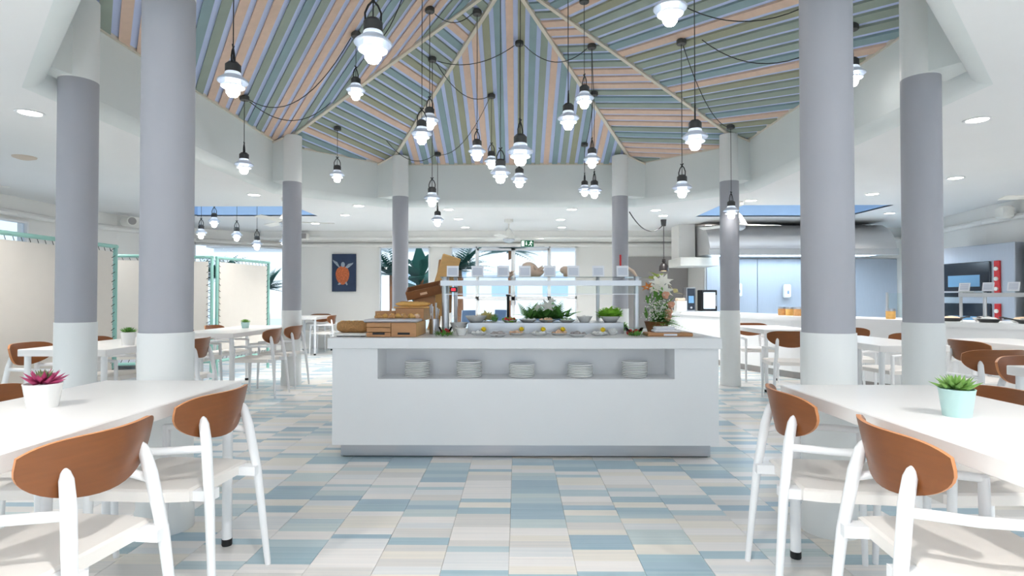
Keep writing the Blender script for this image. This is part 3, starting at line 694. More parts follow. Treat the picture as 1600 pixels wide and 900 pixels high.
# speakers
t = thing('wall_speaker', 'round white speaker on the cornice above the patterned bench', 'speaker', (-6.86, 10.0, 2.50)); MB().tube([(0, 0, 0), (.16, -.10, -.01), (.22, -.14, -.01)], [.085, .09, .08], 16).build('housing', PLASTIC, t); MB().tube([(.22, -.14, -.01), (.226, -.144, -.01)], .065, 14).build('grille', KGREY, t)
t = thing('wall_speaker', 'boxy white speaker on cornice beside the turtle picture', 'speaker', (-4.62, 12.42, 2.50), group=None); MB().rbox(-.11, .11, -.1, .06, -.09, .07, .03).build('housing', PLASTIC, t); MB().rbox(-.085, .085, -.108, -.09, -.065, .045, .008).build('grille', KGREY, t)
t = thing('wall_speaker', 'boxy white speaker on the cornice above the oven', 'speaker', (7.28, 8.62, 2.44)); MB().rbox(-.1, .06, -.1, .1, -.1, .09, .03).build('housing', PLASTIC, t); MB().rbox(-.108, -.09, -.08, .08, -.075, .065, .008).build('grille', PLASTIC, t)
# ================================================================== KITCHEN
KP = struct(MB().box(2.35, 3.895, 13.17, 13.2, 0, 2.10).build('trim_3', KGREY, smooth=False))
for i, x in enumerate((3.93, 4.98, 6.03, 7.0)):
    x1 = (4.97, 6.02, 6.99, 7.85)[i]
    T(MB().rbox(x, x1, 11.965, 11.998, .0, 1.97, .003).build('splashback_panel', STEELD, smooth=False), ('brushed steel splashback panel beside the wall return and slim column', 'brushed steel splashback panel carrying the soap dispenser above the jars', 'brushed steel splashback panel between dispenser panel and hood end', 'brushed steel splashback panel in the corner by the oven wall')[i], 'splashback', 'steel splashback panels')
t = thing('extractor_hood', 'long stainless steel extractor hood with rounded front over kitchen', 'hood', (0, 0, 0))
prof = [(11.94, 2.575), (11.25, 2.575), (11.05, 2.55), (10.85, 2.45), (10.72, 2.31), (10.65, 2.16), (10.62, 2.06), (10.62, 1.97), (10.66, 1.97), (11.94, 1.99)]
m = MB(); n = len(prof); m.add([(x, y, z) for x in (3.55, 6.98) for y, z in prof], [tuple(range(n)), tuple(range(n, 2*n))[::-1]]+[(i, (i+1) % n, n+(i+1) % n, n+i) for i in range(n)]); m.build('canopy', mat('hood_steel', (206, 204, 204), .32, metal=.6, vary=.05, scale=4, stretch=(1, 30, 30)), t, ang=.6)
MB().rbox(3.53, 7.0, 10.60, 10.64, 1.95, 2.07, .008).build('front_rail', ALU, t, smooth=False)
MB().box(3.8, 6.8, 10.9, 11.3, 1.972, 1.985).build('hood_lamp', mat('hood_lamp', (220, 240, 255), .4, emit=5, ecol=(190, 225, 255)), t, smooth=False)
li = bpy.data.lights.new('hood_light', 'AREA'); li.shape = 'RECTANGLE'; li.size = 3; li.size_y = .35; li.energy = 26; li.color = (.72, .87, 1)
lo = bpy.data.objects.new('light_source', li); C.objects.link(lo); lo.parent = t; lo.location = (5.3, 11.2, 1.96)
t = thing('small_hood', 'white box hood with duct at the end of the steel splashback', 'hood', (3.5, 11.6, 0))
MB().rbox(-.36, .38, -.5, .38, 1.78, 1.945, .01).build('box', PLASTIC, t, smooth=False); MB().box(-.3, .02, -.2, .36, 1.945, ZC-.003).build('duct', WALL, t, smooth=False)
# serving counter
SC = [(3.0, 11.75), (3.45, 9.9), (3.95, 8.4), (4.9, 6.6), (5.5, 5.4), (6.1, 3.9)]
t = thing('serving_counter', 'long white serving counter curving in front of the kitchen', 'counter', (0, 0, 0))
def offs(pts, d):
    out = []
    for i, p in enumerate(pts):
        a = Vector(pts[max(i-1, 0)]); b = Vector(pts[min(i+1, len(pts)-1)]); e = (b-a).normalized(); out.append((p[0]-e.y*d, p[1]+e.x*d))
    return out
def strip(d0, d1, z0, z1, name, m_):
    A, B = offs(SC, d0), offs(SC, d1); mb = MB(); n = len(A)
    vs = [(x, y, z) for z in (z0, z1) for x, y in A+B[::-1]]; N2 = 2*n
    mb.add(vs, [tuple(range(N2))[::-1], tuple(range(N2, 2*N2))]+[(i, (i+1) % N2, N2+(i+1) % N2, N2+i) for i in range(N2)]); return mb.build(name, m_, t, smooth=False)
strip(.03, .72, .10, .84, 'body', WHITE); strip(.0, .76, .84, .90, 'worktop', WHITE); strip(.07, .68, 0, .10, 'plinth', KGREY)
def scp(s, d=.3):   # point along counter: s segment position
    A = offs(SC, d); i = min(int(s), len(A)-2); f = s-i; return (A[i][0]+(A[i+1][0]-A[i][0])*f, A[i][1]+(A[i+1][1]-A[i][1])*f)
# items on the serving counter
def lathe_thing(name, prof, m_, loc, label, cat, group=None, n=20): 
    o = MB().lathe(prof, n).build(name, m_); o.location = loc; return T(o, label, cat, group)
t = thing('coffee_machine', 'tall black and steel drinks machine on serving counter by grey wall', 'machine', (3.45, 11.55, .90), R(-4))
MB().rbox(-.09, .09, -.12, .2, 0, .47, .01).build('body', STEEL, t, smooth=False); MB().rbox(-.075, .075, -.13, -.115, .02, .45, .004).build('front_panel', DARK, t, smooth=False); MB().box(-.05, .05, -.134, -.13, .16, .30).build('display', HOTSCR, t, smooth=False); MB().lathe([(.02, 0), (.02, .02), (0, .02)], 12, M=Matrix.Translation((0, -.13, .07)) @ Matrix.Rotation(PI/2, 4, 'X')).build('knob', STEEL, t)
t = thing('glass_door_cooler', 'small black framed cooler with lit glass door on serving counter', 'cooler', (3.80, 11.5, .90), R(-4))
MB().rbox(-.15, .15, -.1, .25, .0, .42, .01).build('cabinet', BLACK, t, smooth=False); MB().box(-.11, .11, -.108, -.1, .05, .37).build('glass_door', mat('cool_lit', (226, 244, 250), .3, emit=.7), t, smooth=False); MB().tube([(.125, -.12, .1), (.125, -.12, .32)], .008, 6).build('handle', STEEL, t)
t = thing('cup_box', 'white box with stacked cups beside the drinks machine', 'box', (3.22, 11.4, .90)); MB().rbox(-.1, .1, -.1, .1, 0, .2, .008).build('body', PLASTIC, t, smooth=False); MB().rbox(-.08, .08, -.08, .08, .2, .26, .01).build('lid', mat('cream_lid', (238, 214, 190), .5), t, smooth=False)
for x, y, z, l in ((4.55, 11.9, 1.32, 'white wall soap dispenser on steel panel beside the slim column'), (5.55, 11.9, 1.3, 'white wall soap dispenser on steel panel above the jars')):
    t = thing('soap_dispenser', l, 'dispenser', (x, y, z)); MB().rbox(-.07, .07, -.06, .06, -.14, .14, .025).build('case', PLASTIC, t); MB().rbox(-.02, .02, -.068, -.055, -.06, .01, .008).build('window', BANB, t)
for k, (s, d, l) in enumerate(((2.15, .3, 'white drinks dispenser on counter with dark tap, by near column'), (2.28, .35, 'white drinks dispenser on counter partly behind the near column'))):
    x, y = scp(s, d); t = thing('drink_dispenser', l, 'dispenser', (x, y, .90), R(-50)); MB().rbox(-.09, .09, -.09, .09, .0, .36, .02).build('tank', PLASTIC, t); MB().tube([(0, -.09, .12), (0, -.14, .12), (0, -.14, .08)], .012, 8).build('tap', CAPM, t); MB().rbox(-.05, .05, -.094, -.088, .2, .28, .002).build('label_panel', KGREY, t)
for k, s in enumerate((1.75, 1.85, 1.95, 2.62, 2.75)):
    x, y = scp(s, .25); t = thing('jar', ('glass jar of cereal on counter between slim column and near column', 'glass jar of cereal beside the glass counter guard')[k > 2], 'jar', (x, y, .90), group=('cereal jars', 'cereal jars by guard')[k > 2])
    MB().lathe([(.052, 0), (.055, .01), (.055, .1), (.045, .11)], 16).build('contents', BREAD if k % 2 == 0 else BREADL, t); MB().lathe([(.056, .1), (.056, .13), (0, .13)], 16).build('lid', STEEL, t)
t = thing('counter_guard', 'clear glass guard standing on the serving counter behind jars', 'guard', (*scp(2.75, .45), .90), R(-62)); MB().box(-.42, .42, -.005, .005, .02, .33).build('pane', CLEAR, t, smooth=False)
for x in (-.42, 0, .42): MB().box(x-.012, x+.012, -.012, .012, 0, .34).build('clip_post', ALU, t, smooth=False)
t = thing('serving_shelf', 'glass sneeze guard shelf over the pans on the serving counter', 'guard', (*scp(3.62, .305), .90), math.atan2(-1.2, .6))
MB().box(-.8, .95, -.16, .16, .33, .342).build('glass_shelf', CLEAR, t, smooth=False); MB().box(-.8, .95, -.165, -.14, .28, .325).build('rail', ALU, t, smooth=False)
for x in (-.62, .85): MB().tube([(x, 0, 0), (x, 0, .33)], .018, 10).build('post', ALU, t)
for k in range(4):
    s = 3.06+k*.17; x, y = scp(s, .17); c = thing('label_card', 'small white printed card on the shelf over the pans', 'card', (x, y, 1.243), math.atan2(-1.2, .6), 'cards over the pans'); M = Matrix.Rotation(-.25, 4, 'X')
    MB().box(-.055, .055, -.002, .002, 0, .10, M).build('card', PAPER, c, smooth=False); m = MB(); [m.box(-.042, .042, -.0035, -.002, .02+.012*q, .026+.012*q, M) for q in range(6)]; m.build('print', PRINT, c, smooth=False)
for k in range(6):
    x, y = scp(2.98+k*.13, .16+.29*(k % 2)); t = thing('serving_pan', ('shallow dark pan of food on the serving counter', 'shallow white pan of food on the serving counter')[k % 2], 'pan', (x, y, .90), R(k*40), ('dark pans on the serving counter', 'white pans on the serving counter')[k % 2])
    t.scale = (.84, .84, 1)
    MB().lathe([(.09, 0), (.13, .035), (.135, .04), (.125, .036), (.085, .008), (0, .008)], 18).build('dish', (CAPM, CHINA)[k % 2], t); MB().lathe([(.11, .03), (.07, .055), (0, .062)], 14).build('food', (SALM, FISH, CHINA)[k % 3], t); MB().tube([(.12, 0, .035), (.2, 0, .05), (.25, 0, .05)], .009, 6).build('handle', CAPM, t)
# pizza oven block + side door
t = thing('pizza_oven', 'built-in steel pizza oven with dark glass doors and red control strips', 'oven', (7.28, 9.05, 0), R(-83))
MB().rbox(-.66, .66, -.18, .10, 0, 1.98, .01).build('housing', STEELD, t, smooth=False)
for z0, z1 in ((1.18, 1.72), (.55, 1.08)):
    d = MB().rbox(-.52, .30, -.21, -.17, z0, z1, .01).build('oven_door', DARK, t, smooth=False); MB().box(-.42, .14, -.214, -.21, z0+.16, z1-.2).build('door_window', HOTSCR, d, smooth=False); MB().tube([(-.46, -.25, z0+.08), (.24, -.25, z0+.08)], .014, 8).build('door_handle', STEEL, d)
    p = MB().rbox(.36, .45, -.205, -.17, z0, z1, .006).build('control_strip', RED, t, smooth=False)
    for q in range(3): MB().lathe([(.03, 0), (.03, .02), (0, .02)], 12, M=Matrix.Translation((.405, -.205, z0+.12+q*.15)) @ Matrix.Rotation(PI/2, 4, 'X')).build('knob', PLASTIC, p)
dr = struct(bpy.data.objects.new('door_9', None)); C.objects.link(dr); dr.location = (7.36, 7.75, 0); dr.rotation_euler = (0, 0, R(-88))
MB().rbox(-.5, .5, -.03, .03, 0, 2.02, .004).build('door_leaf', PLASTIC, dr, smooth=False); MB().box(-.16, .16, -.036, -.03, 1.15, 1.5).build('door_window', HOTSCR, dr, smooth=False)
m = MB(); m.box(-.57, -.5, -.06, .05, 0, 2.09); m.box(.5, .57, -.06, .05, 0, 2.09); m.box(-.5, .5, -.06, .05, 2.02, 2.09); m.build('door_frame', KGREY, dr, smooth=False)
for z in (.9, 1.72): MB().box(-.545, -.525, -.085, -.06, z, z+.18).build('hinge', BLACK, dr, smooth=False)
T(MB().rbox(1.555, 1.58, 8.735, 8.765, 1.62, 1.82, .004).build('alarm_strip', RED, smooth=False), 'narrow red marker strip fixed on the slim column behind the flowers', 'marker')
# ================================================================== BUFFET ITEMS
ZT = .8832
def X(u, Y): return (u-808)/900*Y
# sneeze guard
t = thing('sneeze_guard', 'glass buffet sneeze guard with aluminium rail and steel posts', 'guard', (0, 0, ZT))
MB().box(-.6, .97, 4.5, 5.2, .445, .455).build('glass_shelf', CLEAR, t, smooth=False); MB().box(-.6, .97, 4.5, 4.55, .385, .425).build('light_rail', ALU, t, smooth=False)
MB().box(-.58, .95, 4.52, 4.526, .32, .385).build('front_pane', CLEAR, t, smooth=False); MB().box(-.58, .95, 4.519, 4.527, .316, .322).build('pane_edge', ALU, t, smooth=False)
for x, y, r in ((-.585, 4.7, .03), (.955, 4.62, .022), (.72, 5.15, .016), (-.55, 5.15, .016)): MB().lathe([(r*1.5, 0), (r*1.5, .012), (r, .014), (r, .46), (0, .462)], 16, (x, y, 0)).build('post', ALU, t)
MB().lathe([(.012, 0), (.012, .30), (.02, .305), (.02, .32), (0, .32)], 10, (-.08, 5.14, 0)).build('microphone_stalk', BLACK, t)
c = MB().rbox(-.535, -.475, 4.56, 4.62, .335, .375, .005).build('thermostat', BLACK, t, smooth=False); MB().box(-.522, -.488, 4.557, 4.56, .345, .366).build('display', REDD, c, smooth=False)
for k, u in enumerate((707, 746, 786, 820, 859, 896, 935, 973)):
    c = thing('label_card', ('white dish card beside the steel post and red thermostat', 'white dish card above the bowl of brown spread', 'white dish card in front of the small peach shell', 'white dish card above the plate of white cheese', 'white dish card between the large conch and the flat shell', 'white dish card in front of the flat peach shell', 'white dish card above the lettuce bowl', 'white dish card at the flower end of the guard shelf')[k], 'card', (X(u, 4.52), 4.525, ZT+.455), 0, 'dish cards on the guard'); M = Matrix.Rotation(-.15, 4, 'X')
    MB().box(-.047, .047, -.002, .002, 0, .088, M).build('card', PAPER, c, smooth=False); m = MB(); [m.box(-.036, .036, -.003, -.0021, .016+.0095*q, .021+.0095*q, M) for q in range(6)]; m.build('print', PRINT, c, smooth=False); MB().box(-.03, .03, -.0, .02, -.0, .008).build('clip', ALU, c, smooth=False)
for u, r, l in ((795, .045, 'small peach seashell on the guard shelf'), (838, .075, 'large pale conch seashell on the guard shelf'), (892, .055, 'flat peach seashell on the guard shelf beside the conch')):
    s = thing('seashell', l, 'shell', (X(u, 4.8), 4.8, ZT+.455)); m = MB(); n = 14
    m.tube([(-r*1.5+r*.1*i+r*2.1*(i/12)**2*.6, .0, r*.75+r*.25*math.sin(i*.5)) for i in range(13)], [max(.002, r*.8*math.sin(PI*min(1, (i+1)/13))**.8) for i in range(13)], 14); lo_ = min(v[2] for v in m.v); s.location.z += .001-lo_; m.build('body', SHELL, s)
    m = MB(); [m.tube([(r*.5*math.cos(a), r*.5*math.sin(a), r*.8), (r*1.05*math.cos(a), r*1.05*math.sin(a), r*1.25)], [r*.22, .002], 6) for a in (0, 1, 2.1, 3.4, 4.4, 5.4)]; m.build('spines', SHELL, s)
s = thing('seashell', 'slim curled seashell at the flower end of the guard shelf', 'shell', (X(985, 4.75), 4.75, ZT+.455)); MB().tube([(-.05, 0, .1), (-.02, 0, .08), (.02, 0, .05), (.05, 0, .012)], [.004, .012, .016, .008], 8).build('body', SHELL, s)
# riser
t = thing('buffet_riser', 'low steel riser carrying the back row of salad dishes', 'riser', (0, 0, ZT)); MB().rbox(X(731, 4.66), X(974, 4.66), 4.66, 5.1, 0, .088, .004).build('step', STEEL, t, smooth=False); MB().rbox(X(731, 4.66), X(974, 4.66), 4.655, 4.66, .0, .088, .001).build('front_lip', ALU, t, smooth=False)
def blob(m, r, h, n, seed, sz=.012):
    rr = random.Random(seed)
    for _ in range(n):
        a = rr.uniform(0, 6.28); q = r*math.sqrt(rr.random()); m.ball((q*math.cos(a), q*math.sin(a), h+rr.uniform(0, sz*2)*(1-q/r*.6)), sz*rr.uniform(.6, 1.2), 6)
def dish(name, label, u, Y, z, r, h, food, fr=.75, fz=None, lemon=False, n=24, sz=.012, group=None):
    t = thing(name, label, 'dish' if name != 'bowl' else 'bowl', (X(u, Y), Y, z), group=group)
    MB().lathe([(r*.5, 0), (r*.55, .001), (r*.97, h*.92), (r, h), (r*.95, h), (r*.5, h*.25), (0, h*.2)], 22).build('bowl_body' if name == 'bowl' else 'plate_body', CHINA, t)
    if food: m = MB(); blob(m, r*fr, h*.6, n, int(u), sz); m.lathe([(0, h*.25), (r*fr*.9, h*.6), (r*fr*.5, h*.9), (0, h)], 12); m.build('food', food, t)
    if lemon:
        m = MB()
        for k in range(9): a = k*.7; m.leaf((0, .0, h*.8), (math.cos(a), math.sin(a)*.8, .5+.5*(k % 2)), .04, .022)
        m.ball((0, 0, h+.012), .019, 10); mm = m.build('lemon_garnish', LEMON, t); mm.location = (.035, .045, .012)
    return t
ZR = ZT+.088
FR = [(748, 4.47, .07, .02, CHINA, True, 'white plate with lemon garnish beside the small white bowls'), (777, 4.33, .082, .022, FISH, False, 'white plate of sliced grey fish nearer the bread end'), (808, 4.52, .07, .018, SALM, True, 'white plate of pale slices with lemon, between fish plate and dark edged plate'),
      (842, 4.46, .078, .02, CHINA, True, 'white dark edged plate with lemon in the middle of front row'), (873, 4.5, .07, .018, SALM, True, 'white plate with orange slices in the middle of front row'), (902, 4.33, .08, .022, FISH, False, 'white plate of grey seafood nearer the flower end'), (936, 4.46, .075, .018, CHINA, True, 'white plate with large lemon flower nearest the strawberries')]
for u, Y, r, h, f, lem, l in FR: dish('salad_plate', l, u, Y, ZT, r, h, f, lemon=lem)
dish('bowl', 'white bowl of brown spread at bread end of the riser', 744, 4.75, ZR, .092, .055, BREADL, sz=.008); salad = dish('salad_plate', 'white plate of red and green salad on the riser', 796, 4.74, ZR, .07, .022, LETT, sz=.014, n=40)
m = MB(); blob(m, .05, .012, 14, 5, .01); m.build('tomato_pieces', RED, salad).location = (0, -.03, .012)
dish('salad_plate', 'white plate of white cheese on the riser', 825, 4.74, ZR, .078, .024, CHINA); dish('salad_plate', 'white plate of peach coloured salad on the riser', 855, 4.74, ZR, .078, .022, SALM); dish('salad_plate', 'white plate of pale green salad on the riser', 886, 4.74, ZR, .074, .02, mat('pale_green', (214, 228, 206), .6, vary=.1)); dish('bowl', 'white bowl of white dressing on the riser', 913, 4.74, ZR, .066, .05, CHINA)
def leaves(name, label, cat, loc, n, R_, H_, L_, w, m_, seed, part='leaves', pl=None):
    rr = random.Random(seed); m = MB()
    for _ in range(n):
        a = rr.uniform(0, 6.28); e = rr.uniform(.05, 1.2); q = R_*math.sqrt(rr.random())*.7
        m.leaf((q*math.cos(a), q*.7*math.sin(a), H_*rr.random()*(1-q/R_)), (math.cos(a)*math.cos(e), math.sin(a)*math.cos(e), math.sin(e)), L_*rr.uniform(.6, 1.2), w*rr.uniform(.7, 1.2), bend=rr.uniform(.1, .9))
    if pl: return m.build(part, m_, pl)
    t = thing(name, label, cat, loc); m.build(part, m_, t); return t
def fern(m, base, d, L, n=11, w=.35):
    d = Vector(d).normalized(); s = d.cross(Vector((0, 0, 1))); s = s.normalized() if s.length > .05 else Vector((1, 0, 0)); b = Vector(base)
    for i in range(n):
        f = i/n; p = b+d*L*f-Vector((0, 0, L*.25*f*f)); l = L*w*(1-f)*(.5 if i == 0 else 1)+.006
        for k in (-1, 1): m.leaf(p, s*k+d*.6, l, l*.38, bend=.2)
t = dish('bowl', 'white bowl heaped with bright green lettuce on the riser', 953, 4.76, ZR, .085, .05, None); lv = leaves('x', 'x', 'x', 0, 260, .12, .10, .05, .045, LETT, 3, 'lettuce', t); lv.location = (0, .02, .035)
t = thing('chicory_heap', 'heap of pale yellow chicory leaves behind the spread bowl', 'salad', (-.27, 5.0, ZR)); leaves('x', 'x', 'x', 0, 110, .09, .07, .055, .035, PALEY, 8, 'leaves', t)
t = thing('fern_centrepiece', 'green fern bed with white lilies in middle of the buffet', 'plant', (X(853, 4.98), 4.98, ZR)); m = MB(); rr = random.Random(2)
for k in range(80): a = rr.uniform(0, 6.28); e = rr.uniform(.1, 1.35); fern(m, (rr.uniform(-.17, .17), rr.uniform(-.06, .06), .02), (math.cos(a)*math.cos(e)*1.5, math.sin(a)*math.cos(e)*.6, math.sin(e)), rr.uniform(.14, .25), 10, .42)
m.v = [(x_, y_, max(z_, .004)) for x_, y_, z_ in m.v]; m.build('fronds', FERN, t)
def lily(parent, loc, r, m_, tilt=(0, -.6, .6), n=6, name='lily'):
    d = Vector(tilt).normalized(); q = d.to_track_quat('Z', 'Y').to_matrix().to_4x4(); mb = MB()
    for k in range(n):
        a = 2*PI*k/n; v = q @ Vector((math.cos(a), math.sin(a), .55)); mb.leaf((0, 0, 0), v, r, r*.42, up=d, bend=.5)
    o = mb.build(name, m_, parent); o.location = loc; return o
lily(t, (.01, -.12, .12), .085, WHITEF); lily(t, (-.07, -.1, .11), .06, WHITEF, (-.5, -.5, .6)); lily(t, (.05, -.07, .17), .05, WHITEF, (.3, -.4, .8))
leaves('herb_garnish', 'dark green parsley garnish beside the spread bowl', 'herbs', (-.188, 4.75, ZR), 80, .03, .07, .032, .018, FERN, 3)
leaves('herb_garnish', 'dark green leafy garnish under the guard post', 'herbs', (.92, 4.97, ZT), 90, .03, .09, .04, .022, FERN, 4)
leaves('herb_garnish', 'green parsley garnish in front of the tomato glass bowl', 'herbs', (X(694, 4.35), 4.35, ZT), 70, .09, .03, .045, .018, GREEN, 11)
leaves('herb_garnish', 'green herb sprigs in front of the strawberry bowl', 'herbs', (X(993, 4.36), 4.36, ZT), 60, .08, .03, .045, .016, GREEN, 12)
def glassbowl(label, u, Y, r, h, m_, sd):
    t = thing('glass_bowl', label, 'bowl', (X(u, Y), Y, ZT)); MB().lathe([(r*.4, 0), (r*.75, h*.4), (r, h), (r*.97, h), (r*.7, h*.42), (0, .006)], 20).build('bowl_body', CLEAR, t); m = MB(); blob(m, r*.6, h*.25, 16, sd, .016); m.build('fruit', m_, t)
glassbowl('clear glass bowl of cherry tomatoes beside the bread crates', 696, 4.47, .055, .065, RED, 1); glassbowl('clear glass bowl of strawberries beside the chopping board', 990, 4.48, .075, .06, RED, 2)
dish('bowl', 'small white bowl of sauce beside the tomato bowl', 721, 4.45, ZT, .052, .055, BREADL, sz=.006); dish('bowl', 'white bowl of whipped topping under the thermostat', 717, 4.8, ZT+.0, .075, .085, CHINA, n=60, fr=.8)
dish('bowl', 'low white bowl of dip beside the strawberry bowl', 957, 4.52, ZT, .042, .04, CHINA)
# chopping board with napkin
t = thing('serving_board', 'long wooden serving board at the flower end of the island', 'board', (X(1043, 4.4), 4.42, ZT)); MB().rbox(-.17, .17, -.09, .09, 0, .026, .006).build('board', OAK, t, smooth=False); MB().box(-.05, .05, -.092, -.088, .006, .02).build('label_strip', PAPER, t, smooth=False)
t = thing('folded_napkin', 'folded white cloth napkin lying on the wooden serving board', 'napkin', (X(1040, 4.42), 4.43, ZT+.026)); MB().rbox(-.1, .1, -.06, .06, 0, .022, .008).build('lower_fold', PAPER, t); MB().rbox(-.09, .06, -.05, .05, .02, .045, .01).build('upper_fold', PAPER, t)
# flowers
t = thing('flower_arrangement', 'tall arrangement of white lilies, peach roses and ferns in brown basket', 'flowers', (X(1026, 4.75), 4.76, ZT))
MB().lathe([(.06, 0), (.075, .01), (.1, .09), (.104, .095), (.09, .09), (0, .08)], 20).build('basket', WALN, t); rr = random.Random(9); m = MB()
for k in range(90): a = rr.uniform(0, 6.28); e = rr.uniform(-.1, 1.2); fern(m, (0, 0, .10), (math.cos(a)*math.cos(e), math.sin(a)*math.cos(e)*.7, math.sin(e)), rr.uniform(.15, .27), 10, .42)
m.v = [(x_ if x_ > 0 else x_*.38, y_, max(z_, .004)) for x_, y_, z_ in m.v]; m.build('fern_fronds', FERN, t); m = MB()
for k in range(40): m.leaf((rr.uniform(-.08, .08), rr.uniform(-.04, .05), rr.uniform(.1, .28)), (rr.uniform(-.6, .6), rr.uniform(-.6, .4), 1), rr.uniform(.08, .15), .035)
m.build('leaves', GREEN, t); m = MB()
for k in range(240): m.ball((rr.gauss(.0, .055), -.07+rr.gauss(0, .03), .19+rr.gauss(0, .05)), .0055, 5)
m.build('gypsophila', WHITEF, t)['kind'] = 'stuff'
for x, y, z, r in ((.0, -.07, .40, .10), (.05, -.05, .34, .09), (-.03, -.03, .36, .08), (.04, -.08, .42, .08)): lily(t, (x, y, z), r, WHITEF, (x*3, -.6, .5))
for x, y, z in ((.05, -.09, .31), (.08, -.07, .17), (.10, -.06, .23), (.07, -.08, .13)):
    m = MB(); [m.ball((x+.018*math.cos(k*2.4)*k/6, y+.01*math.sin(k*2.4)*k/6, z+.012*math.sin(k*1.7)), .02, 7) for k in range(7)]; m.build('rose', PINKF, t)
lily(t, (-.08, -.04, .37), .06, ORANGE, (-.4, -.5, .6)); lily(t, (.13, -.04, .33), .11, PALEY, (.6, -.2, .9), 4, 'lily_bud'); lily(t, (0, -.02, .46), .10, mat('bud_green', (196, 212, 110), .5), (.1, -.1, 1), 4, 'lily_bud'); lily(t, (-.04, -.02, .44), .09, MATS['bud_green'], (-.2, 0, 1), 4, 'lily_bud')
# bread display
t = thing('bread_tray', 'white tray under the seeded loaf at the island end', 'tray', (-1.245, 4.40, ZT)); MB().rbox(-.125, .125, -.12, .12, .006, .026, .005).build('tray_body', PLASTIC, t, smooth=False); [MB().box(x-.015, x+.015, -.1, .1, 0, .006).build('foot', BLACK, t, smooth=False) for x in (-.09, .09)]
t = thing('seeded_loaf', 'long seeded brown loaf on the white tray', 'bread', (-1.245, 4.38, ZT+.026)); MB().tube([(-.12+.024*i, 0, .045) for i in range(11)], [.030, .042, .045, .046, .044, .045, .047, .046, .046, .042, .028], 14).build('loaf', SEED, t)
for k in range(5): MB().tube([(-.09+.045*k, -.02, .086), (-.08+.045*k, .02, .086)], .005, 5).build('score_mark', BREADL, t)
def crate(label, x0, x1, y0, y1, z0, h, slats=3, hole=True):
    t = thing('wooden_crate', label, 'crate', ((x0+x1)/2, y0, z0)); hx = (x1-x0)/2; D = y1-y0; g = .004; hs = h/slats
    for k in range(slats):
        MB().rbox(-hx, hx, 0, .012, k*hs+g/2, (k+1)*hs-g/2, .0015).build('front_slat', OAK, t, smooth=False)
        for sx in (-1, 1): MB().rbox(min(sx*hx, sx*(hx-.012)), max(sx*hx, sx*(hx-.012)), .012, D, k*hs+g/2, (k+1)*hs-g/2, .0015).build('side_slat', OAKL, t, smooth=False)
    MB().box(-hx+.012, hx-.012, D-.012, D, 0, h).build('back_panel', OAK, t, smooth=False); MB().box(-hx+.012, hx-.012, .012, D-.012, h-.012, h-.002).build('top_panel', OAK, t, smooth=False)
    if hole: MB().rbox(-.045, .045, -.001, .004, .018, .034, .0005).build('slot_shade_inlay', BLACK, t, smooth=False)  # black inlay painted in for the shade of a slot; nothing is cut
crate('slatted wooden crate with hand slot beside the seeded loaf', -1.112, -.935, 4.25, 4.7, ZT, .107)
crate('plain fronted wooden crate with round notch under the pastry tray', -.930, -.745, 4.25, 4.7, ZT, .107, 1)
zc = ZT+.107
t = thing('pastry_tray', 'grey rimmed tray of pastries on top of wooden crates', 'tray', (-.94, 4.40, zc)); MB().rbox(-.205, .2, -.13, .12, .0, .022, .01).build('tray_body', mat('tray_grey', (206, 206, 212), .5), t)
for k in range(9):
    x, y = -1.05+.034*k, 4.36+.05*(k % 3); p = thing('pastry', 'golden pastry roll on the grey rimmed tray', 'pastry', (x, y, zc+.022), R(k*50), 'pastries on the tray'); MB().tube([(-.03, .01, .014), (-.015, -.004, .02), (0, -.008, .022), (.015, -.004, .02), (.03, .01, .014)], [.006, .014, .018, .014, .006], 10).build('roll', (BREAD, BREADL, SALM)[k % 3], p)
    MB().tube([(-.01, -.01, .038), (.01, -.006, .038)], .004, 5).build('crease', BREADL, p)
crate('upper wooden crate carrying the baguette board', -.965, -.74, 4.56, 4.9, zc, .10, 1, True)
t = thing('bread_basket_box', 'open wooden box of rolls behind the pastry tray', 'box', (-1.06, 4.62, zc)); [MB().rbox(*a, .002).build('side_panel', OAK, t, smooth=False) for a in ((-.08, .08, 0, .01, 0, .075), (-.08, .08, .15, .16, 0, .075), (-.08, -.07, .01, .15, 0, .075), (.07, .08, .01, .15, 0, .075))]
zb = zc+.10
t = thing('baguette_board', 'light board lying on the upper crate', 'board', (-.85, 4.72, zb)); MB().rbox(-.14, .15, -.12, .12, 0, .012, .004).build('board', OAKL, t, smooth=False)
for k in range(3): b = thing('baguette', 'golden baguette lying on the light board', 'bread', (-.85, 4.64+.06*k, zb+.012), R(4*k-4), 'baguettes'); MB().tube([(-.13+.026*i, 0, .02) for i in range(11)], [.008, .016, .019, .02, .02, .02, .02, .02, .019, .016, .008], 10).build('loaf', BREADL, b); [MB().tube([(-.09+.05*q, -.012, .039), (-.07+.05*q, .012, .039)], .004, 4).build('score_mark', BREAD, b) for q in range(4)]
t = thing('tilted_bread_basket', 'brown bread trough tilted above the baguettes', 'basket', (-.79, 4.95, zb+.005), 0); M = Matrix.Translation((0, 0, .10)) @ Matrix.Rotation(R(-12), 4, 'Y') @ Matrix.Rotation(R(18), 4, 'X')
MB().rbox(-.15, .15, -.06, -.048, 0, .075, .003, M).build('front_panel', WALN, t, smooth=False); MB().rbox(-.15, .15, .09, .102, 0, .075, .003, M).build('back_panel', WALN, t, smooth=False); MB().rbox(-.15, .15, -.048, .09, 0, .012, .003, M).build('bottom', WALN, t, smooth=False)
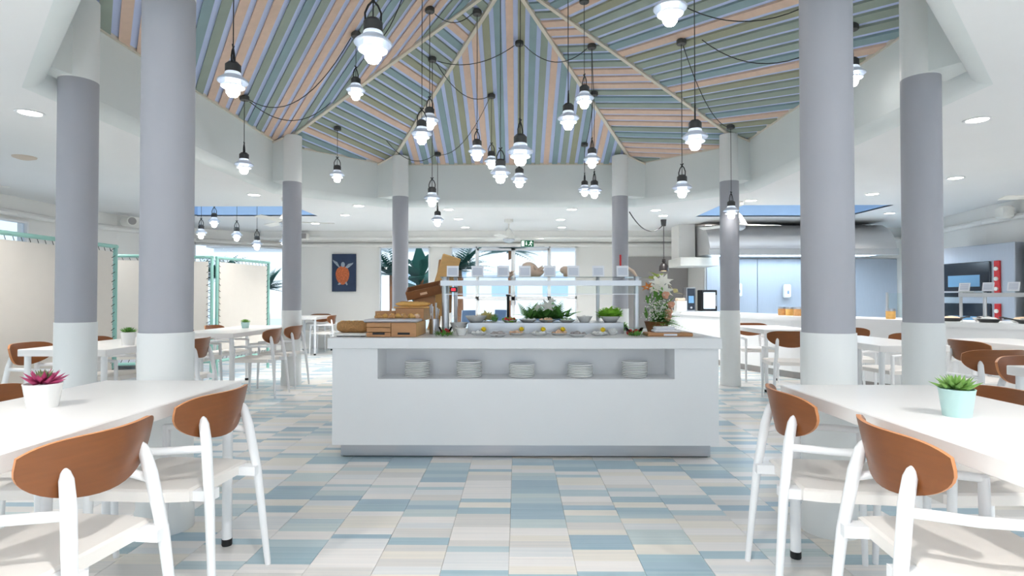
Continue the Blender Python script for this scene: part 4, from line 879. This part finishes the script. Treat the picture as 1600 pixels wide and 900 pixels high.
[MB().rbox(min(s*.15, s*.138), max(s*.15, s*.138), -.048, .09, .012, .075, .003, M).build('end_panel', WALN, t, smooth=False) for s in (-1, 1)]; MB().rbox(-.10, .08, .0, .05, .0, .10, .004).build('stand', OAK, t, smooth=False); MB().box(-.03, .03, -.0625, -.0595, .025, .045, M).build('tag', SALM, t, smooth=False)
for k, (x, y, ln, tilt, w) in enumerate(((-.80, 5.24, .70, .30, .085), (-.735, 5.28, .64, .12, .06), (-.655, 5.32, .60, .02, .045))):
    t = thing('bread_paddle', ('wide wooden bread paddle leaning, leftmost of three', 'middle wooden bread paddle standing between two others', 'narrow wooden bread paddle beside the steel post')[k], 'paddle', (x, y, ZT)); M = Matrix.Rotation(tilt, 4, 'Y')
    MB().rbox(-w, w, -.011, .011, .15, ln, .008, M).build('blade', (OAKL, OAK, OAK)[k], t, smooth=False); MB().rbox(-.02, .02, -.010, .010, .0, .16, .006, M).build('handle', OAKL, t, smooth=False)
t = thing('utensil_holder', 'steel holder full of tongs beside the guard post', 'utensils', (-.665, 4.62, ZT)); MB().lathe([(.036, 0), (.038, .002), (.04, .12), (.037, .12), (.035, .006), (0, .006)], 18).build('holder', STEEL, t)
for k in range(6): a = k*1.05; MB().tube([(.015*math.cos(a), .015*math.sin(a), .01), (.03*math.cos(a), .03*math.sin(a), .15), (.036*math.cos(a), .036*math.sin(a), .2+.01*k)], [.003, .004, .008], 6).build('tongs', STEEL, t)
# ================================================================== OUTDOORS
def palm(label, x, y, h, n, L, seed, broad=False):
    t = thing('palm_plant', label, 'palm', (x, y, -.1)); rr = random.Random(seed); MB().tube([(0, 0, 0), (.03, 0, h*.5), (0, 0, h)], [.12, .09, .07], 10).build('trunk', WALN, t); m = MB()
    for k in range(n):
        a = k*2.4; e = rr.uniform(-.1, 1.2); d = Vector((math.cos(a)*math.cos(e), math.sin(a)*math.cos(e), math.sin(e)))
        if broad: m.leaf((0, 0, h*rr.uniform(.3, 1)), d, L*rr.uniform(.7, 1.1), L*.35, bend=.8)
        else: fern(m, (0, 0, h), d, L*rr.uniform(.8, 1.1), 14, .35)
    m.build('fronds', PALM, t)
palm('broad leaved banana plant outside the tall window', -2.55, 15.2, 1.9, 26, 1.3, 4, True); palm('feathery palm outside left pane of the tall window', -3.6, 16.5, 1.9, 22, 1.3, 5); palm('feathery palm outside the sidelight of the glazed doors', -1.75, 17.5, 2.1, 26, 1.4, 6)
palm('feathery palm beyond the white parasols', -.3, 24, 3.2, 24, 2.2, 7); palm('small palm outside the window beside the screens', -6.8, 15.5, 1.5, 22, 1.0, 8); palm('distant palm outside the window wall by the recess lamps', -9.3, 18, 1.9, 24, 1.4, 9)
for k, (x, y, l) in enumerate(((-.2, 20.2, 'white parasol outside the left glazed door'), (2.6, 19.5, 'white parasol outside the right glazed sidelight'), (-11, 21, 'white parasol outside the window wall by the screens'))):
    t = thing('parasol', l, 'parasol', (x, y, -.1)); MB().tube([(0, 0, 0), (0, 0, 2.5)], .025, 8).build('pole', FRAME, t); MB().lathe([(1.3, 2.0), (1.28, 2.08), (.6, 2.36), (0, 2.62)], 8).build('canopy', mat('parasol_cloth', (240, 242, 246), .9, trans=.3), t, smooth=False); MB().lathe([(.3, 0), (.3, .08), (0, .1)], 16).build('base', KGREY, t)
oc = thing('terrace_chair', 'white metal terrace chair outside the left sidelight', 'chair', (-1.3, 14.6, -.1), .4, 'terrace chairs')
for sx in (-1, 1): MB().tube([(sx*.2, -.22, 0), (sx*.19, -.2, .45), (sx*.18, -.26, .95)], .014, 6).build('rear_leg', FRAME, oc); MB().tube([(sx*.2, .2, 0), (sx*.19, .18, .45)], .014, 6).build('front_leg', FRAME, oc)
MB().rbox(-.21, .21, -.22, .21, .44, .47, .01).build('seat', BANB, oc, smooth=False); MB().rbox(-.18, .18, -.27, -.24, .62, .95, .01).build('backrest', BANB, oc, smooth=False)
for x, y, r, l in ((-.55, 14.7, 2.6, 'white metal terrace chair outside the left glazed door'), (.35, 14.6, .2, 'white metal terrace chair outside the right glazed door'), (1.0, 14.8, 3.3, 'white metal terrace chair outside the right sidelight')): dup(oc, (x, y, -.1), r, l)
t = thing('neighbour_building', 'pale building with flat roof and windows beyond the terrace', 'building', (-4, 34, -.1)); MB().box(-14, 14, 0, 4, 0, 4.2).build('walls', WALL, t, smooth=False); MB().box(-14.3, 14.3, -.3, 4.3, 4.2, 4.45).build('roof', KGREY, t, smooth=False)
for k in range(9): MB().box(-12.5+3*k, -11+3*k, -.03, 0, 1.2, 2.8).build('window', mat('far_window', (176, 198, 220), .3), t, smooth=False)
